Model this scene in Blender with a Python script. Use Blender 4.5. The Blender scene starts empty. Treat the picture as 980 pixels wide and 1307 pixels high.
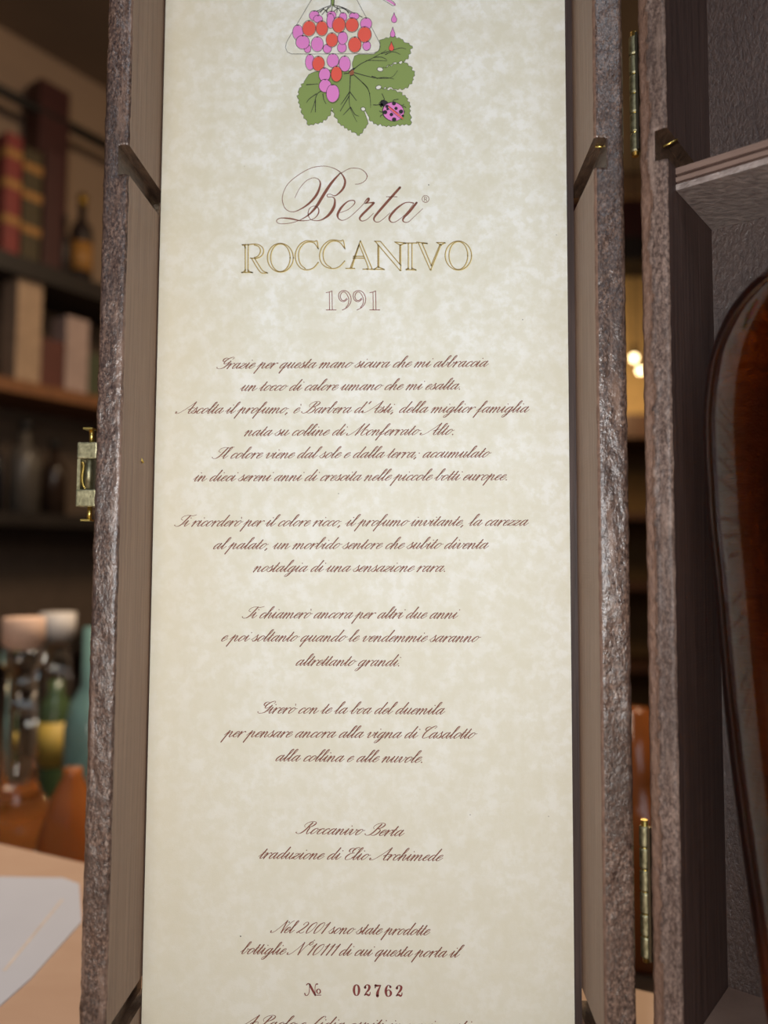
import bpy, bmesh, math, random
from mathutils.geometry import tessellate_polygon
from mathutils import Vector, Matrix, noise

random.seed(7)
SC = bpy.context.scene
COL = SC.collection

# ------------------------------------------------------------------ camera
FPX = 981.0
Yc = Vector((38, 61, 981)).normalized()
Zc = Vector((0.0028, -1, 0)); Zc = (Zc - Yc * Zc.dot(Yc)).normalized()
Xc = Yc.cross(Zc)
CAM = Vector((0, -0.2, 0))
r_ = Vector((Xc.x, Yc.x, Zc.x)); dn = Vector((Xc.y, Yc.y, Zc.y)); fw = Vector((Xc.z, Yc.z, Zc.z))
cd = bpy.data.cameras.new('camera'); cam = bpy.data.objects.new('camera', cd); COL.objects.link(cam)
m = Matrix(((r_.x, -dn.x, -fw.x), (r_.y, -dn.y, -fw.y), (r_.z, -dn.z, -fw.z))).to_4x4()
m.translation = CAM
cam.matrix_world = m
cd.sensor_fit = 'VERTICAL'; cd.sensor_height = 24; cd.lens = 24 * FPX / 1307
cd.clip_start = 0.005; cd.clip_end = 60
cd.dof.use_dof = True; cd.dof.focus_distance = 0.196; cd.dof.aperture_fstop = 5.6
SC.camera = cam
# ------------------------------------------------------------------ world, light, exposure
w = bpy.data.worlds.new('world'); SC.world = w; w.use_nodes = True
bg = w.node_tree.nodes['Background']; bg.inputs[0].default_value = (0.62, 0.74, 1.0, 1); bg.inputs[1].default_value = 0.16
def lamp(name, kind, loc, power, color, size=0.1, aim=None, spread=None):
    l = bpy.data.lights.new(name, kind); l.energy = power; l.color = color
    if kind == 'AREA':
        l.size = size
        if spread: l.spread = spread
    else: l.shadow_soft_size = size
    o = bpy.data.objects.new(name, l); COL.objects.link(o); o.location = loc
    if aim is not None:
        o.rotation_euler = (Vector(aim) - Vector(loc)).to_track_quat('-Z', 'Y').to_euler()
    return o
flash = lamp('phone_flash', 'POINT', (-0.010, -0.203, 0.016), 0.93, (0.97, 0.985, 1.0), 0.0035)
flash.data.cycles.is_caustics_light = True
lamp('warm_background_fill', 'AREA', (0.5, 0.9, 1.35), 20, (1.0, 0.74, 0.48), 0.5, (-0.3, 1.0, 0.0))  # unseen warm fill, added to brighten the background
lamp('cool_top_fill', 'AREA', (0.2, -0.9, 1.0), 3.6, (0.80, 0.9, 1.0), 0.7, (0, 0, 0))  # no window stands here; cool fill added to lift the sheet's top
lamp('low_front_fill', 'AREA', (-0.08, -0.8, -0.1), 1.9, (1.0, 0.90, 0.79), 0.25, (-0.1, 0.15, -0.12))  # added low warm fill behind the camera, lifts the lower rails
lamp('back_bar_fill', 'AREA', (-0.15, 0.42, 0.42), 3.0, (1.0, 0.86, 0.70), 0.3, (-0.6, 0.75, -0.25))  # fill added above the back bar to brighten its bottles
SC.view_settings.view_transform = 'Standard'; SC.view_settings.look = 'None'
SC.view_settings.exposure = 0.0; SC.view_settings.gamma = 1; SC.view_settings.use_curve_mapping = False

# ------------------------------------------------------------------ helpers
def at(px, py, d):
    v = Vector(((px - 490) / FPX, (py - 653.5) / FPX, 1.0))
    wv = Vector((Xc.dot(v), Yc.dot(v), Zc.dot(v)))
    return CAM + wv * (d / wv.y)
def pg(px, py):
    p = at(px, py, 0.2); return (p.x, p.z)

def tag(o, label=None, cat=None, group=None, kind=None):
    if label: o['label'] = label
    if cat: o['category'] = cat
    if group: o['group'] = group
    if kind: o['kind'] = kind
    return o
def empty(name, loc=(0, 0, 0), rz=0):
    o = bpy.data.objects.new(name, None); COL.objects.link(o); o.location = loc; o.rotation_euler = (0, 0, rz)
    o.empty_display_size = 0.01
    return o
def obj(name, bm, mats, parent=None, smooth=False, label=None):
    me = bpy.data.meshes.new(name)
    if smooth:
        for f in bm.faces: f.smooth = True
    bm.to_mesh(me); bm.free()
    if not isinstance(mats, (list, tuple)): mats = [mats]
    for mm in mats: me.materials.append(mm)
    o = bpy.data.objects.new(name, me); COL.objects.link(o)
    if parent: o.parent = parent
    if label: o['label'] = label
    return o
def box(bm, x0, x1, y0, y1, z0, z1, mi=0, xf=None, bev=0):
    co = [(x0,y0,z0),(x1,y0,z0),(x1,y1,z0),(x0,y1,z0),(x0,y0,z1),(x1,y0,z1),(x1,y1,z1),(x0,y1,z1)]
    vs = [bm.verts.new(xf(Vector(c)) if xf else c) for c in co]
    fs = [bm.faces.new([vs[i] for i in f]) for f in ((3,2,1,0),(4,5,6,7),(0,1,5,4),(1,2,6,5),(2,3,7,6),(3,0,4,7))]
    for f in fs: f.material_index = mi
    if bev:
        es = list({e for f in fs for e in f.edges})
        bmesh.ops.bevel(bm, geom=es, offset=bev, segments=2, affect='EDGES', profile=0.6)
def lathe(bm, prof, cx=0, cy=0, n=40, mi=0, flip=False):
    rings = []
    for r, z in prof:
        if r <= 1e-6: rings.append([bm.verts.new((cx, cy, z))])
        else: rings.append([bm.verts.new((cx + r*math.cos(2*math.pi*k/n), cy + r*math.sin(2*math.pi*k/n), z)) for k in range(n)])
    for a, b in zip(rings, rings[1:]):
        for k in range(n):
            k2 = (k+1) % n
            if len(a) == 1 and len(b) == 1: continue
            if len(a) == 1: vs = [a[0], b[k2], b[k]]
            elif len(b) == 1: vs = [a[k], a[k2], b[0]]
            else: vs = [a[k], a[k2], b[k2], b[k]]
            if flip: vs.reverse()
            f = bm.faces.new(vs); f.material_index = mi
def tube(bm, a, b, r, n=12, mi=0, r2=None):
    a = Vector(a); b = Vector(b); d = (b - a).normalized()
    u = d.orthogonal().normalized(); v = d.cross(u)
    if r2 is None: r2 = r
    A = [bm.verts.new(a + (u*math.cos(2*math.pi*k/n) + v*math.sin(2*math.pi*k/n))*r) for k in range(n)]
    B = [bm.verts.new(b + (u*math.cos(2*math.pi*k/n) + v*math.sin(2*math.pi*k/n))*r2) for k in range(n)]
    for k in range(n):
        f = bm.faces.new([A[k], A[(k+1)%n], B[(k+1)%n], B[k]]); f.material_index = mi; f.smooth = True
    bm.faces.new(list(reversed(A))).material_index = mi; bm.faces.new(B).material_index = mi
def cat(pts, steps=6, closed=False):
    out = []; n = len(pts)
    if n < 3 and not closed: return [tuple(p) for p in pts]
    rng = n if closed else n - 1
    for i in range(rng):
        if closed: p0, p1, p2, p3 = pts[i-1], pts[i], pts[(i+1)%n], pts[(i+2)%n]
        else: p0, p1, p2, p3 = pts[max(i-1,0)], pts[i], pts[i+1], pts[min(i+2,n-1)]
        for s in range(steps):
            t = s/steps
            out.append(tuple(0.5*((2*b)+(-a+c)*t+(2*a-5*b+4*c-d)*t*t+(-a+3*b-3*c+d)*t**3) for a,b,c,d in zip(p0,p1,p2,p3)))
    if not closed: out.append(tuple(pts[-1]))
    return out

# ------------------------------------------------------------------ materials
def srgb(r, g, b):
    f = lambda c: (c/255/12.92) if c/255 <= 0.04045 else ((c/255+0.055)/1.055)**2.4
    return (f(r), f(g), f(b), 1)
def mat(name, col=(0.5,0.5,0.5,1), rough=0.5, metal=0.0, **kw):
    mm = bpy.data.materials.new(name); mm.use_nodes = True
    b = mm.node_tree.nodes['Principled BSDF']
    b.inputs['Base Color'].default_value = col; b.inputs['Roughness'].default_value = rough; b.inputs['Metallic'].default_value = metal
    for k, v in kw.items(): b.inputs[k].default_value = v
    return mm
def nd(mm, typ, **kw):
    n = mm.node_tree.nodes.new(typ)
    for k, v in kw.items():
        if k in n.inputs.keys(): n.inputs[k].default_value = v
        else: setattr(n, k, v)
    return n
def lk(mm, a, b): mm.node_tree.links.new(a, b)
def coords(mm, scale=(1,1,1)):
    tc = nd(mm, 'ShaderNodeTexCoord'); mp = nd(mm, 'ShaderNodeMapping'); mp.inputs['Scale'].default_value = scale
    lk(mm, tc.outputs['Object'], mp.inputs[0]); return mp.outputs[0]
def noise_n(mm, vec, scale, detail=4, rough=0.6):
    n = nd(mm, 'ShaderNodeTexNoise'); n.inputs['Scale'].default_value = scale; n.inputs['Detail'].default_value = detail
    n.inputs['Roughness'].default_value = rough; lk(mm, vec, n.inputs['Vector']); return n.outputs['Fac']
def ramp(mm, fac, stops):
    r = nd(mm, 'ShaderNodeValToRGB'); e = r.color_ramp.elements
    e[0].position, e[0].color = stops[0]; e[1].position, e[1].color = stops[-1]
    for p, c in stops[1:-1]:
        x = e.new(p); x.color = c
    lk(mm, fac, r.inputs[0]); return r.outputs[0]
def mixc(mm, fac, a, b):
    n = nd(mm, 'ShaderNodeMix', data_type='RGBA')
    for s, v in ((0, fac), (6, a), (7, b)):
        if isinstance(v, (tuple, float, int)): n.inputs[s].default_value = v
        else: lk(mm, v, n.inputs[s])
    return n.outputs[2]
def bump(mm, h, strength, dist):
    n = nd(mm, 'ShaderNodeBump'); n.inputs['Strength'].default_value = strength; n.inputs['Distance'].default_value = dist
    lk(mm, h, n.inputs['Height']); lk(mm, n.outputs[0], mm.node_tree.nodes['Principled BSDF'].inputs['Normal'])
def setc(mm, sock, key='Base Color'): lk(mm, sock, mm.node_tree.nodes['Principled BSDF'].inputs[key])

def wood_edge(name, c1, c2, c3, sc=1300, ro=0.3, bd=0.00021, spec=0.9):
    """crinkled varnished rim of the planks"""
    mm = mat(name, rough=0.3)
    v = coords(mm, (1, 1, 0.6)); n1 = noise_n(mm, v, sc, 6, 0.7); n2 = noise_n(mm, v, 70, 4, 0.6)
    vl = coords(mm, (1, 1, 0.12)); n3 = noise_n(mm, vl, 300, 3, 0.6)
    a = ramp(mm, n1, [(0.38, c1), (0.52, c2), (0.66, c3)])
    b = mixc(mm, ramp(mm, n2, [(0.42, (0,0,0,1)), (0.62, (1,1,1,1))]), a, mixc(mm, 0.55, a, c1))
    c = mixc(mm, ramp(mm, n3, [(0.55, (0,0,0,1)), (0.68, (0.7,0.7,0.7,1))]), b, c3)
    setc(mm, c)
    setc(mm, ramp(mm, n2, [(0.35, (ro-.08,)*3+(1,)), (0.7, (ro+.08,)*3+(1,))]), 'Roughness')
    mm.node_tree.nodes['Principled BSDF'].inputs['Specular IOR Level'].default_value = spec
    bump(mm, noise_n(mm, v, sc*1.1, 3, 0.6), 1.0, bd)
    return mm
def wood_flat(name, c1, c2, sx=(1,1,0.03), sc=900, rough=0.5, bstr=0.5, spec=0.4, bd=0.0003):
    mm = mat(name, rough=rough)
    v = coords(mm, sx); n1 = noise_n(mm, v, sc, 5, 0.65)
    v2 = coords(mm, (1,1,0.3)); n2 = noise_n(mm, v2, 45, 4, 0.6)
    a = ramp(mm, n1, [(0.3, c1), (0.7, c2)])
    setc(mm, mixc(mm, ramp(mm, n2, [(0.35, (0.35,)*3+(1,)), (0.6, (0,0,0,1))]), a, c1))
    mm.node_tree.nodes['Principled BSDF'].inputs['Specular IOR Level'].default_value = spec
    bump(mm, n1, bstr, bd)
    return mm
M = {}
M['rim'] = wood_edge('varnished_rim', srgb(50,36,30), srgb(92,72,62), srgb(140,114,98), 1550)
M['rim_matte'] = wood_edge('matte_rim', srgb(70,55,48), srgb(112,93,84), srgb(148,126,113), 1500, 0.5, 0.00012, 0.4)
M['wall'] = wood_flat('brown_stained_wood', srgb(124,98,82), srgb(158,130,109))
M['wall_dark'] = wood_flat('dark_stained_wood', srgb(48,37,35), srgb(82,66,60), rough=0.55)
M['body_dark'] = wood_flat('body_inner_wood', srgb(54,40,37), srgb(90,71,65), rough=0.6, spec=0.25)
M['strip'] = wood_flat('raw_edge', srgb(100,76,64), srgb(138,108,90), sx=(1,1,.5), sc=1100, bstr=1, bd=.0005)
M['panel'] = wood_flat('panel_wood', srgb(54,40,36), srgb(88,70,62), sx=(1,1,0.55), sc=1100, rough=0.36, bstr=1.0, spec=0.8, bd=0.00045)
M['divider'] = wood_flat('divider_wood', srgb(112,98,92), srgb(182,166,158), sx=(0.45,0.7,1), sc=900, rough=0.30, bstr=1.0, spec=1.0, bd=0.0005)
M['ply'] = wood_flat('ply_light', srgb(116,94,84), srgb(140,118,106), sx=(.1,.1,1), sc=700)
M['ply_dark'] = wood_flat('ply_dark', srgb(62,42,36), srgb(84,60,50), sx=(.1,.1,1), sc=700)
M['brass'] = mat('old_brass', srgb(196,186,140), 0.5, 1.0)
v = coords(M['brass']); nn = noise_n(M['brass'], v, 700, 4)
setc(M['brass'], ramp(M['brass'], nn, [(0.3, srgb(122,118,90)), (0.7, srgb(184,178,144))])); bump(M['brass'], nn, 0.4, 0.0003)
M['brass_bright'] = mat('bright_brass', srgb(226,198,112), 0.3, 1.0)
M['brass_dark'] = mat('dark_brass', srgb(112,104,84), 0.4, 1.0)

# parchment printed sheet
pm = mat('mottled_parchment', rough=0.62); M['paper'] = pm
v = coords(pm); n1 = noise_n(pm, v, 95, 6, 0.65); n2 = noise_n(pm, v, 330, 5, 0.6); n3 = noise_n(pm, v, 22, 3, 0.5)
base = mixc(pm, ramp(pm, n1, [(0.40, (0,0,0,1)), (0.60, (1,1,1,1))]), srgb(222,221,206), srgb(234,236,230))
base = mixc(pm, ramp(pm, n2, [(0.44, (0.5,)*3+(1,)), (0.56, (0,0,0,1))]), base, srgb(214,212,190))
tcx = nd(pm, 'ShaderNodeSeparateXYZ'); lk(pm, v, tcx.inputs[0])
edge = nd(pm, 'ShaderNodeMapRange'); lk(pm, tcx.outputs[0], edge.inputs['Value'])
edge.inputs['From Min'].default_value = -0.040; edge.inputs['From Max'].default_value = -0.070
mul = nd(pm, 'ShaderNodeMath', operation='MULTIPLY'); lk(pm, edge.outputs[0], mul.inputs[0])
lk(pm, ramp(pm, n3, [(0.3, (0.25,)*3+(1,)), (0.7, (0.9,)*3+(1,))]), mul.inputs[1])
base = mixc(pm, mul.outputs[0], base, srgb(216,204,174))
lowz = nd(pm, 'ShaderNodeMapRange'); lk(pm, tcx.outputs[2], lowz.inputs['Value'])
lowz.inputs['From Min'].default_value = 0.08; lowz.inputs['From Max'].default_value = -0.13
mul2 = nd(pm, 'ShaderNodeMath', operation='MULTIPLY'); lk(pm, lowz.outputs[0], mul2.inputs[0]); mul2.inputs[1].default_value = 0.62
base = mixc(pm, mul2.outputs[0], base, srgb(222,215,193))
setc(pm, base); bump(pm, noise_n(pm, v, 2500, 3), 0.12, 0.0002)
M['ink'] = mat('brown_red_ink', srgb(126,74,56), 0.6)
M['ink_red'] = mat('red_brown_ink', srgb(128,56,52), 0.6)
M['ink_black'] = mat('black_ink', srgb(34,30,34), 0.6)
M['gold'] = mat('gold_foil', srgb(158,134,80), 0.4, 0.15)
M['gold_highlight'] = mat('gold_foil_highlight', srgb(236,222,164), 0.35, 0.1)  # bevel light on the gold strokes, painted as a paler foil
M['pink'] = mat('pink_ink', srgb(224,134,204), 0.6)
M['red'] = mat('red_ink', srgb(230,92,76), 0.6)
M['green'] = mat('green_ink', srgb(132,154,84), 0.6)
M['white'] = mat('paper_white', srgb(228,228,218), 0.6)
def glass(name, col, dens=0, rough=0.0, ior=1.5):
    mm = bpy.data.materials.new(name); mm.use_nodes = True
    b = mm.node_tree.nodes['Principled BSDF']
    b.inputs['Base Color'].default_value = (1,1,1,1) if dens else col
    b.inputs['Roughness'].default_value = rough; b.inputs['IOR'].default_value = ior; b.inputs['Transmission Weight'].default_value = 1
    if dens:
        va = nd(mm, 'ShaderNodeVolumeAbsorption'); va.inputs['Color'].default_value = col; va.inputs['Density'].default_value = dens
        lk(mm, va.outputs[0], mm.node_tree.nodes['Material Output'].inputs['Volume'])
    return mm
M['amber'] = glass('amber_glass', (1.0, 0.38, 0.01, 1), 0, 0, 1.44)
M['spirit'] = mat('dark_spirit_core', (0.06, 0.006, 0.0012, 1), 0.4, **{'Specular IOR Level': 0.0})
M['amber_dim'] = glass('amber_spirit_bottle', (0.90, 0.36, 0.10, 1), 0)
M['clear'] = glass('clear_glass', (0.92, 0.96, 0.95, 1))
M['teal'] = glass('teal_glass', (0.35, 0.75, 0.68, 1))
M['orange_g'] = glass('orange_glass', (0.62, 0.2, 0.05, 1)); M['orange_g'].node_tree.nodes['Principled BSDF'].inputs['Transmission Weight'].default_value = 0.55
def plain(name, c, rough=0.6, metal=0, var=0.15, sc=40):
    mm = mat(name, c, rough, metal)
    v = coords(mm); n = noise_n(mm, v, sc)
    d = tuple(x*(1-var) for x in c[:3])+(1,); l = tuple(min(1, x*(1+var)) for x in c[:3])+(1,)
    setc(mm, ramp(mm, n, [(0.3, d), (0.7, l)])); return mm
def emit(name, c, s):
    mm = mat(name, c); b = mm.node_tree.nodes['Principled BSDF']
    b.inputs['Emission Color'].default_value = c; b.inputs['Emission Strength'].default_value = s; return mm

# ------------------------------------------------------------------ the room behind
wp = at(65, 72, 2.3)                                   # a point where side wall meets ceiling
S = Vector((0.53, 0.848, 0)).normalized(); N = Vector((S.y, -S.x, 0))   # along the side wall / into the room
CEIL = wp.z; FLOOR = -1.05
def onwall(px, py, off):
    """point of the vertical plane `off` metres in front of the side wall seen at px,py"""
    v = at(px, py, 1.0) - CAM
    t = (wp + N*off - CAM).dot(N) / v.dot(N)
    return CAM + v*t
def wall_xf(p): # p.x along the wall, p.y out of the wall, z
    q = wp + S*p.x + N*p.y; return Vector((q.x, q.y, p.z))
def to_wall(p): d = p - wp; return d.dot(S)
# corner pieces of the setting
BACK = 5.2      # along-wall coordinate of the far wall
bm = bmesh.new(); box(bm, -3.2, BACK, -0.1, 0, FLOOR, CEIL, xf=wall_xf)
obj('wall_left', bm, plain('beige_plaster', srgb(156,132,112), 0.8, var=0.05, sc=3))['kind'] = 'structure'
bm = bmesh.new(); box(bm, BACK, BACK+0.1, -0.1, 4.4, FLOOR, CEIL, xf=wall_xf)
obj('wall_back', bm, plain('ochre_plaster', srgb(184,140,78), 0.8, var=0.1, sc=3))['kind'] = 'structure'
bm = bmesh.new(); box(bm, -3.2, BACK, 4.3, 4.4, FLOOR, CEIL, xf=wall_xf)
obj('wall_right', bm, plain('beige_plaster_right', srgb(150,122,98), 0.8, var=0.05, sc=3))['kind'] = 'structure'
bm = bmesh.new(); box(bm, -3.2, BACK+0.1, -0.1, 4.4, CEIL, CEIL+0.1, xf=wall_xf)
obj('ceiling', bm, plain('brown_ceiling', srgb(134,116,100), 0.85, var=0.08, sc=3))['kind'] = 'structure'
bm = bmesh.new(); box(bm, -3.2, BACK+0.1, -0.1, 4.4, FLOOR-0.1, FLOOR, xf=wall_xf)
obj('floor', bm, plain('dark_floor', srgb(78,58,44), 0.5, var=0.2, sc=12))['kind'] = 'structure'

# side-wall shelving: back board, planks, rail
unit = tag(empty('wall_shelf_unit', wall_xf(Vector((0, 0, FLOOR)))), 'dark wooden bar shelving along the side wall behind the box', 'shelving')
def in_unit(o):
    o.parent = unit; o.matrix_parent_inverse = Matrix.Translation(-Vector(unit.location)); return o
shelf_m = wood_flat('dark_shelf_wood', srgb(30,24,22), srgb(44,36,32), sc=60, bstr=0.1)
brown_m = wood_flat('brown_shelf_wood', srgb(120,78,48), srgb(150,100,62), sc=60, bstr=0.1)
OFF = 0.26
zA = onwall(60, 338, OFF).z; zB = onwall(60, 492, OFF).z
ua, ub = to_wall(onwall(-420, 500, OFF)), to_wall(onwall(330, 500, OFF))
zC = zB - (zA - zB) * 1.05; zD = zC - (zA - zB)*1.05
for z, mm, th in ((zA, shelf_m, 0.05), (zB, brown_m, 0.035), (zC, shelf_m, 0.035), (zD, shelf_m, 0.035)):
    bm = bmesh.new(); box(bm, ua, ub, 0.006, OFF, z-th, z, xf=wall_xf); in_unit(obj('shelf_board', bm, mm))
zr = onwall(60, 143, OFF*0.4).z
bm = bmesh.new(); box(bm, ua, ub, 0.005, 0.03, FLOOR, onwall(60, 335, OFF).z, xf=wall_xf); in_unit(obj('back_board', bm, plain('brown_back', srgb(92,76,64), 0.7)))
bm = bmesh.new(); tube(bm, wall_xf(Vector((ua, OFF*0.35, zr))), wall_xf(Vector((ub, OFF*0.35, zr))), 0.016); in_unit(obj('rail', bm, mat('black_metal', srgb(24,20,20), 0.5)))
for u in (ua, ub-0.03):
    bm = bmesh.new(); box(bm, u, u+0.03, 0.0, OFF, FLOOR, zr+0.05, xf=wall_xf); in_unit(obj('upright', bm, shelf_m))
def shelf_pack(px0, px1, pytop, z, off, colour, name, label, cat_, group=None, band=None, rnd=False, cap=None):
    a = onwall(px0, 500, off); b = onwall(px1, 500, off)
    u0, u1 = to_wall(a), to_wall(b); top = onwall((px0+px1)/2, pytop, off).z
    wd = min(abs(u1-u0), 0.14) ; uc = (u0+u1)/2; wdt = wd
    c = wall_xf(Vector((uc, off-0.045, z)))
    e = tag(empty(name, c), label, cat_, group)
    ang = math.atan2(S.y, S.x); R = Matrix.Rotation(ang, 4, 'Z')
    h = top - z; r = wdt/2
    bm = bmesh.new()
    if rnd:
        r = min(r, 0.042)
        lathe(bm, [(0, 0), (r, 0.0), (r, h*0.58), (r*0.85, h*0.66), (r*0.36, h*0.74), (r*0.34, h*0.93), (0, h*0.93)], n=24)
        body = obj('bottle_body', bm, colour, e, True)
        bm = bmesh.new(); lathe(bm, [(0, h*0.88), (r*0.40, h*0.88), (r*0.42, h), (0, h)], n=20); obj('cap', bm, cap or M['black'], e, True)
        if band:
            bm = bmesh.new(); lathe(bm, [(r*1.0, h*0.18), (r*1.02, h*0.18), (r*1.02, h*0.48), (r*1.0, h*0.48)], n=24); obj('paper_label', bm, band, e, True)
    else:
        r = min(r, 0.05)
        box(bm, -r, r, -0.04, 0.04, 0, h, bev=0.002); o = obj('carton', bm, colour, e); o.rotation_euler = (0, 0, ang)
        if band:
            for q in (0.25, 0.55, 0.8):
                bm = bmesh.new(); box(bm, -r-0.001, r+0.001, -0.041, 0.041, h*q, h*(q+0.07))
                o = obj('gold_band', bm, band, e); o.rotation_euler = (0, 0, ang)
    return e
M['black'] = mat('black_cap', srgb(24,22,22), 0.4)
dim_gold = plain('dim_gold_print', srgb(168,120,60), 0.5)
mar = plain('maroon_card', srgb(64,27,27), 0.5); redc = plain('red_card', srgb(128,44,42), 0.5); olive = plain('olive_card', srgb(70,58,34), 0.5)
dark = plain('dark_card', srgb(44,32,30), 0.5); cream = plain('cream_card', srgb(176,148,122), 0.6); pinkish = plain('pale_card', srgb(178,154,146), 0.6)
shelf_pack(-2, 19, 165, zA, 0.25, redc, 'spirit_carton', 'red carton with gold bands at the left edge of the upper shelf', 'carton', 'cartons on the upper shelf', dim_gold)
shelf_pack(22, 46, 186, zA, 0.24, olive, 'spirit_carton', 'olive brown carton with gold bands beside the red one on the upper shelf', 'carton', 'cartons on the upper shelf', dim_gold)
shelf_pack(40, 79, 101, zA, 0.11, mar, 'tall_case', 'tall plain maroon case rising above the black rail', 'case')
shelf_pack(50, 74, 190, zA, 0.23, mar, 'spirit_carton', 'short dark red carton in front of the tall maroon case', 'carton', 'cartons on the upper shelf')
shelf_pack(97, 122, 240, zA, 0.2, dark, 'dark_bottle', 'dark bottle with a gold label next to the left rim of the box lid', 'bottle', None, dim_gold, True, mat('gold_cap', srgb(190,150,60), 0.3, 0.8))
shelf_pack(78, 96, 268, zA, 0.2, dark, 'dark_bottle', 'small unlabelled dark bottle in shade beyond the short dark red carton', 'bottle', None, None, True)
shelf_pack(20, 52, 354, zB, 0.24, cream, 'tall_carton', 'tall cream carton on the brown middle shelf', 'carton', 'cartons on the brown shelf')
shelf_pack(53, 82, 433, zB, 0.24, plain('brick_card', srgb(96,50,42), 0.5), 'short_carton', 'short brick red carton between two pale cartons on the brown shelf', 'carton', 'cartons on the brown shelf')
shelf_pack(84, 113, 405, zB, 0.24, pinkish, 'tall_carton', 'pinkish white carton nearest the box lid on the brown shelf', 'carton', 'cartons on the brown shelf')
shelf_pack(114, 130, 452, zB, 0.24, plain('green_card', srgb(74,80,58), 0.5), 'short_carton', 'dull green carton half hidden by the box lid', 'carton', 'cartons on the brown shelf')
shelf_pack(28, 64, 535, zC, 0.24, plain('grey_bottle', srgb(92,86,80), 0.3), 'grey_bottle', 'pale grey bottle standing below the brown shelf', 'bottle', None, None, True)
shelf_pack(-10, 20, 545, zC, 0.24, plain('blue_black_bottle', srgb(34,36,44), 0.2), 'dark_bottle', 'blue black bottle at the left edge below the brown shelf', 'bottle', None, None, True)
shelf_pack(70, 98, 560, zC, 0.22, plain('brown_bottle', srgb(52,40,34), 0.2), 'brown_bottle', 'dark brown bottle left of the brass clasp below the brown shelf', 'bottle', None, None, True)

# pendant bulbs and things seen through the gap between lid and body
gold_e = emit('warm_bulb', (1.0, 0.78, 0.42, 1), 9)
for i, (px, py, lab) in enumerate(((809, 457, 'glowing round bulb, upper one seen through the gap by the hinge'), (817, 473, 'glowing round bulb, lower one seen through the gap by the hinge'))):
    p = at(px, py, 2.6 + 0.25*i)
    e = tag(empty('pendant_lamp', p), lab, 'lamp', 'bulbs seen through the gap')
    bm = bmesh.new(); bmesh.ops.create_icosphere(bm, subdivisions=3, radius=0.011); obj('bulb', bm, gold_e, e, True)
    bm = bmesh.new(); tube(bm, (0,0,0.012), (0,0,0.045), 0.009); obj('socket', bm, M['black'], e)
    bm = bmesh.new(); tube(bm, (0,0,0.045), (0,0,CEIL-p.z), 0.002, 6); obj('cord', bm, M['black'], e)
    lamp('bulb_light', 'POINT', p + Vector((0.03, 0.05, -0.05)), 3, (1.0, 0.72, 0.38), 0.03)
lamp('far_wall_fill', 'POINT', at(930, 330, 4.2), 60, (1.0, 0.72, 0.36), 0.08)  # hidden warm light, added to brighten the far wall in the gap
# a tall dark cabinet with open bays against the far side, seen through the gap
def gapbox(name, px0, px1, py0, py1, d, colour, label, cat_, depth=0.3):
    a = at(px0, py0, d); b = at(px1, py1, d)
    bm = bmesh.new(); box(bm, a.x, b.x, a.y, a.y+depth, b.z, a.z, bev=0.004)
    return tag(obj(name, bm, colour), label, cat_)
cab = empty('bar_cabinet', at(830, 700, 3.2)); cab.location.z = FLOOR
tag(cab, 'dark wooden bar cabinet far behind, seen through the gap by the hinge', 'cabinet')
cabm = wood_flat('cabinet_wood', srgb(70,44,30), srgb(96,62,42), sc=40, bstr=0.1)
def cabpart(name, x0, x1, z0, z1, y0=0, y1=0.4, m_=cabm):
    bm = bmesh.new(); box(bm, x0, x1, y0, y1, z0, z1); return obj(name, bm, m_, cab)
P = lambda py: at(815, py, 3.2).z - FLOOR
cabpart('side_panel', -0.75, -0.7, 0, P(545)); cabpart('side_panel', 0.7, 0.75, 0, P(545))
cabpart('top_board', -0.75, 0.75, P(560), P(530), -0.03)
cabpart('back_panel', -0.7, 0.7, 0, P(560), 0.38, 0.4, plain('ochre_back', srgb(120,88,44), 0.7))
for py in (655, 745, 850, 1000): cabpart('shelf_board', -0.7, 0.7, P(py+8), P(py))
cabpart('wall_panel', -0.75, 0.75, P(548), P(320), 0.1, 0.13, plain('gold_panel', srgb(214,176,116), 0.6))
cabpart('upper_panel', -0.75, 0.75, P(240), P(-260), -0.1, 0.3, plain('dark_upper', srgb(14,8,7), 0.6))
cabpart('moulding', -0.75, 0.75, P(268), P(240), -0.12, 0.3, plain('beige_moulding', srgb(150,118,86), 0.6))
cabpart('red_panel', -0.75, 0.75, P(314), P(268), -0.1, 0.3, plain('dark_red_panel', srgb(60,20,20), 0.6))
cabpart('beam', -0.75, 0.75, P(343), P(314), -0.1, 0.3, plain('dark_beam', srgb(26,18,16), 0.6))
cabpart('post', -0.75, -0.69, P(545), P(300)); cabpart('post', 0.69, 0.75, P(545), P(300))

# counter
cm = wood_flat('tan_counter', srgb(176,146,126), srgb(188,160,140), sx=(0.3,1,1), sc=30, rough=0.45, bstr=0.05)
CZ = -0.15
fa = at(-300, 1010, 0); 
def oncounter(px, py, z=CZ):
    v = at(px, py, 1.0) - CAM; return CAM + v*(z / v.z)
e1, e2 = oncounter(0, 1077), oncounter(105, 1101)
dirv = (e2 - e1).normalized()
ea, eb = e1 - dirv*0.5, e1 + dirv*1.2
bm = bmesh.new()
back = [Vector((ea.x, ea.y, 0)), Vector((eb.x, eb.y, 0))]; outv = Vector((dirv.y, -dirv.x, 0))
quad = [back[0] + outv*0.0, back[1], back[1] + outv*0.75, back[0] + outv*0.75]
lo = [bm.verts.new((q.x, q.y, CZ-0.035)) for q in quad]; hi = [bm.verts.new((q.x, q.y, CZ)) for q in quad]
bm.faces.new(hi); bm.faces.new(list(reversed(lo)))
for k in range(4): bm.faces.new([lo[k], lo[(k+1)%4], hi[(k+1)%4], hi[k]])
bmesh.ops.recalc_face_normals(bm, faces=bm.faces)
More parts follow.
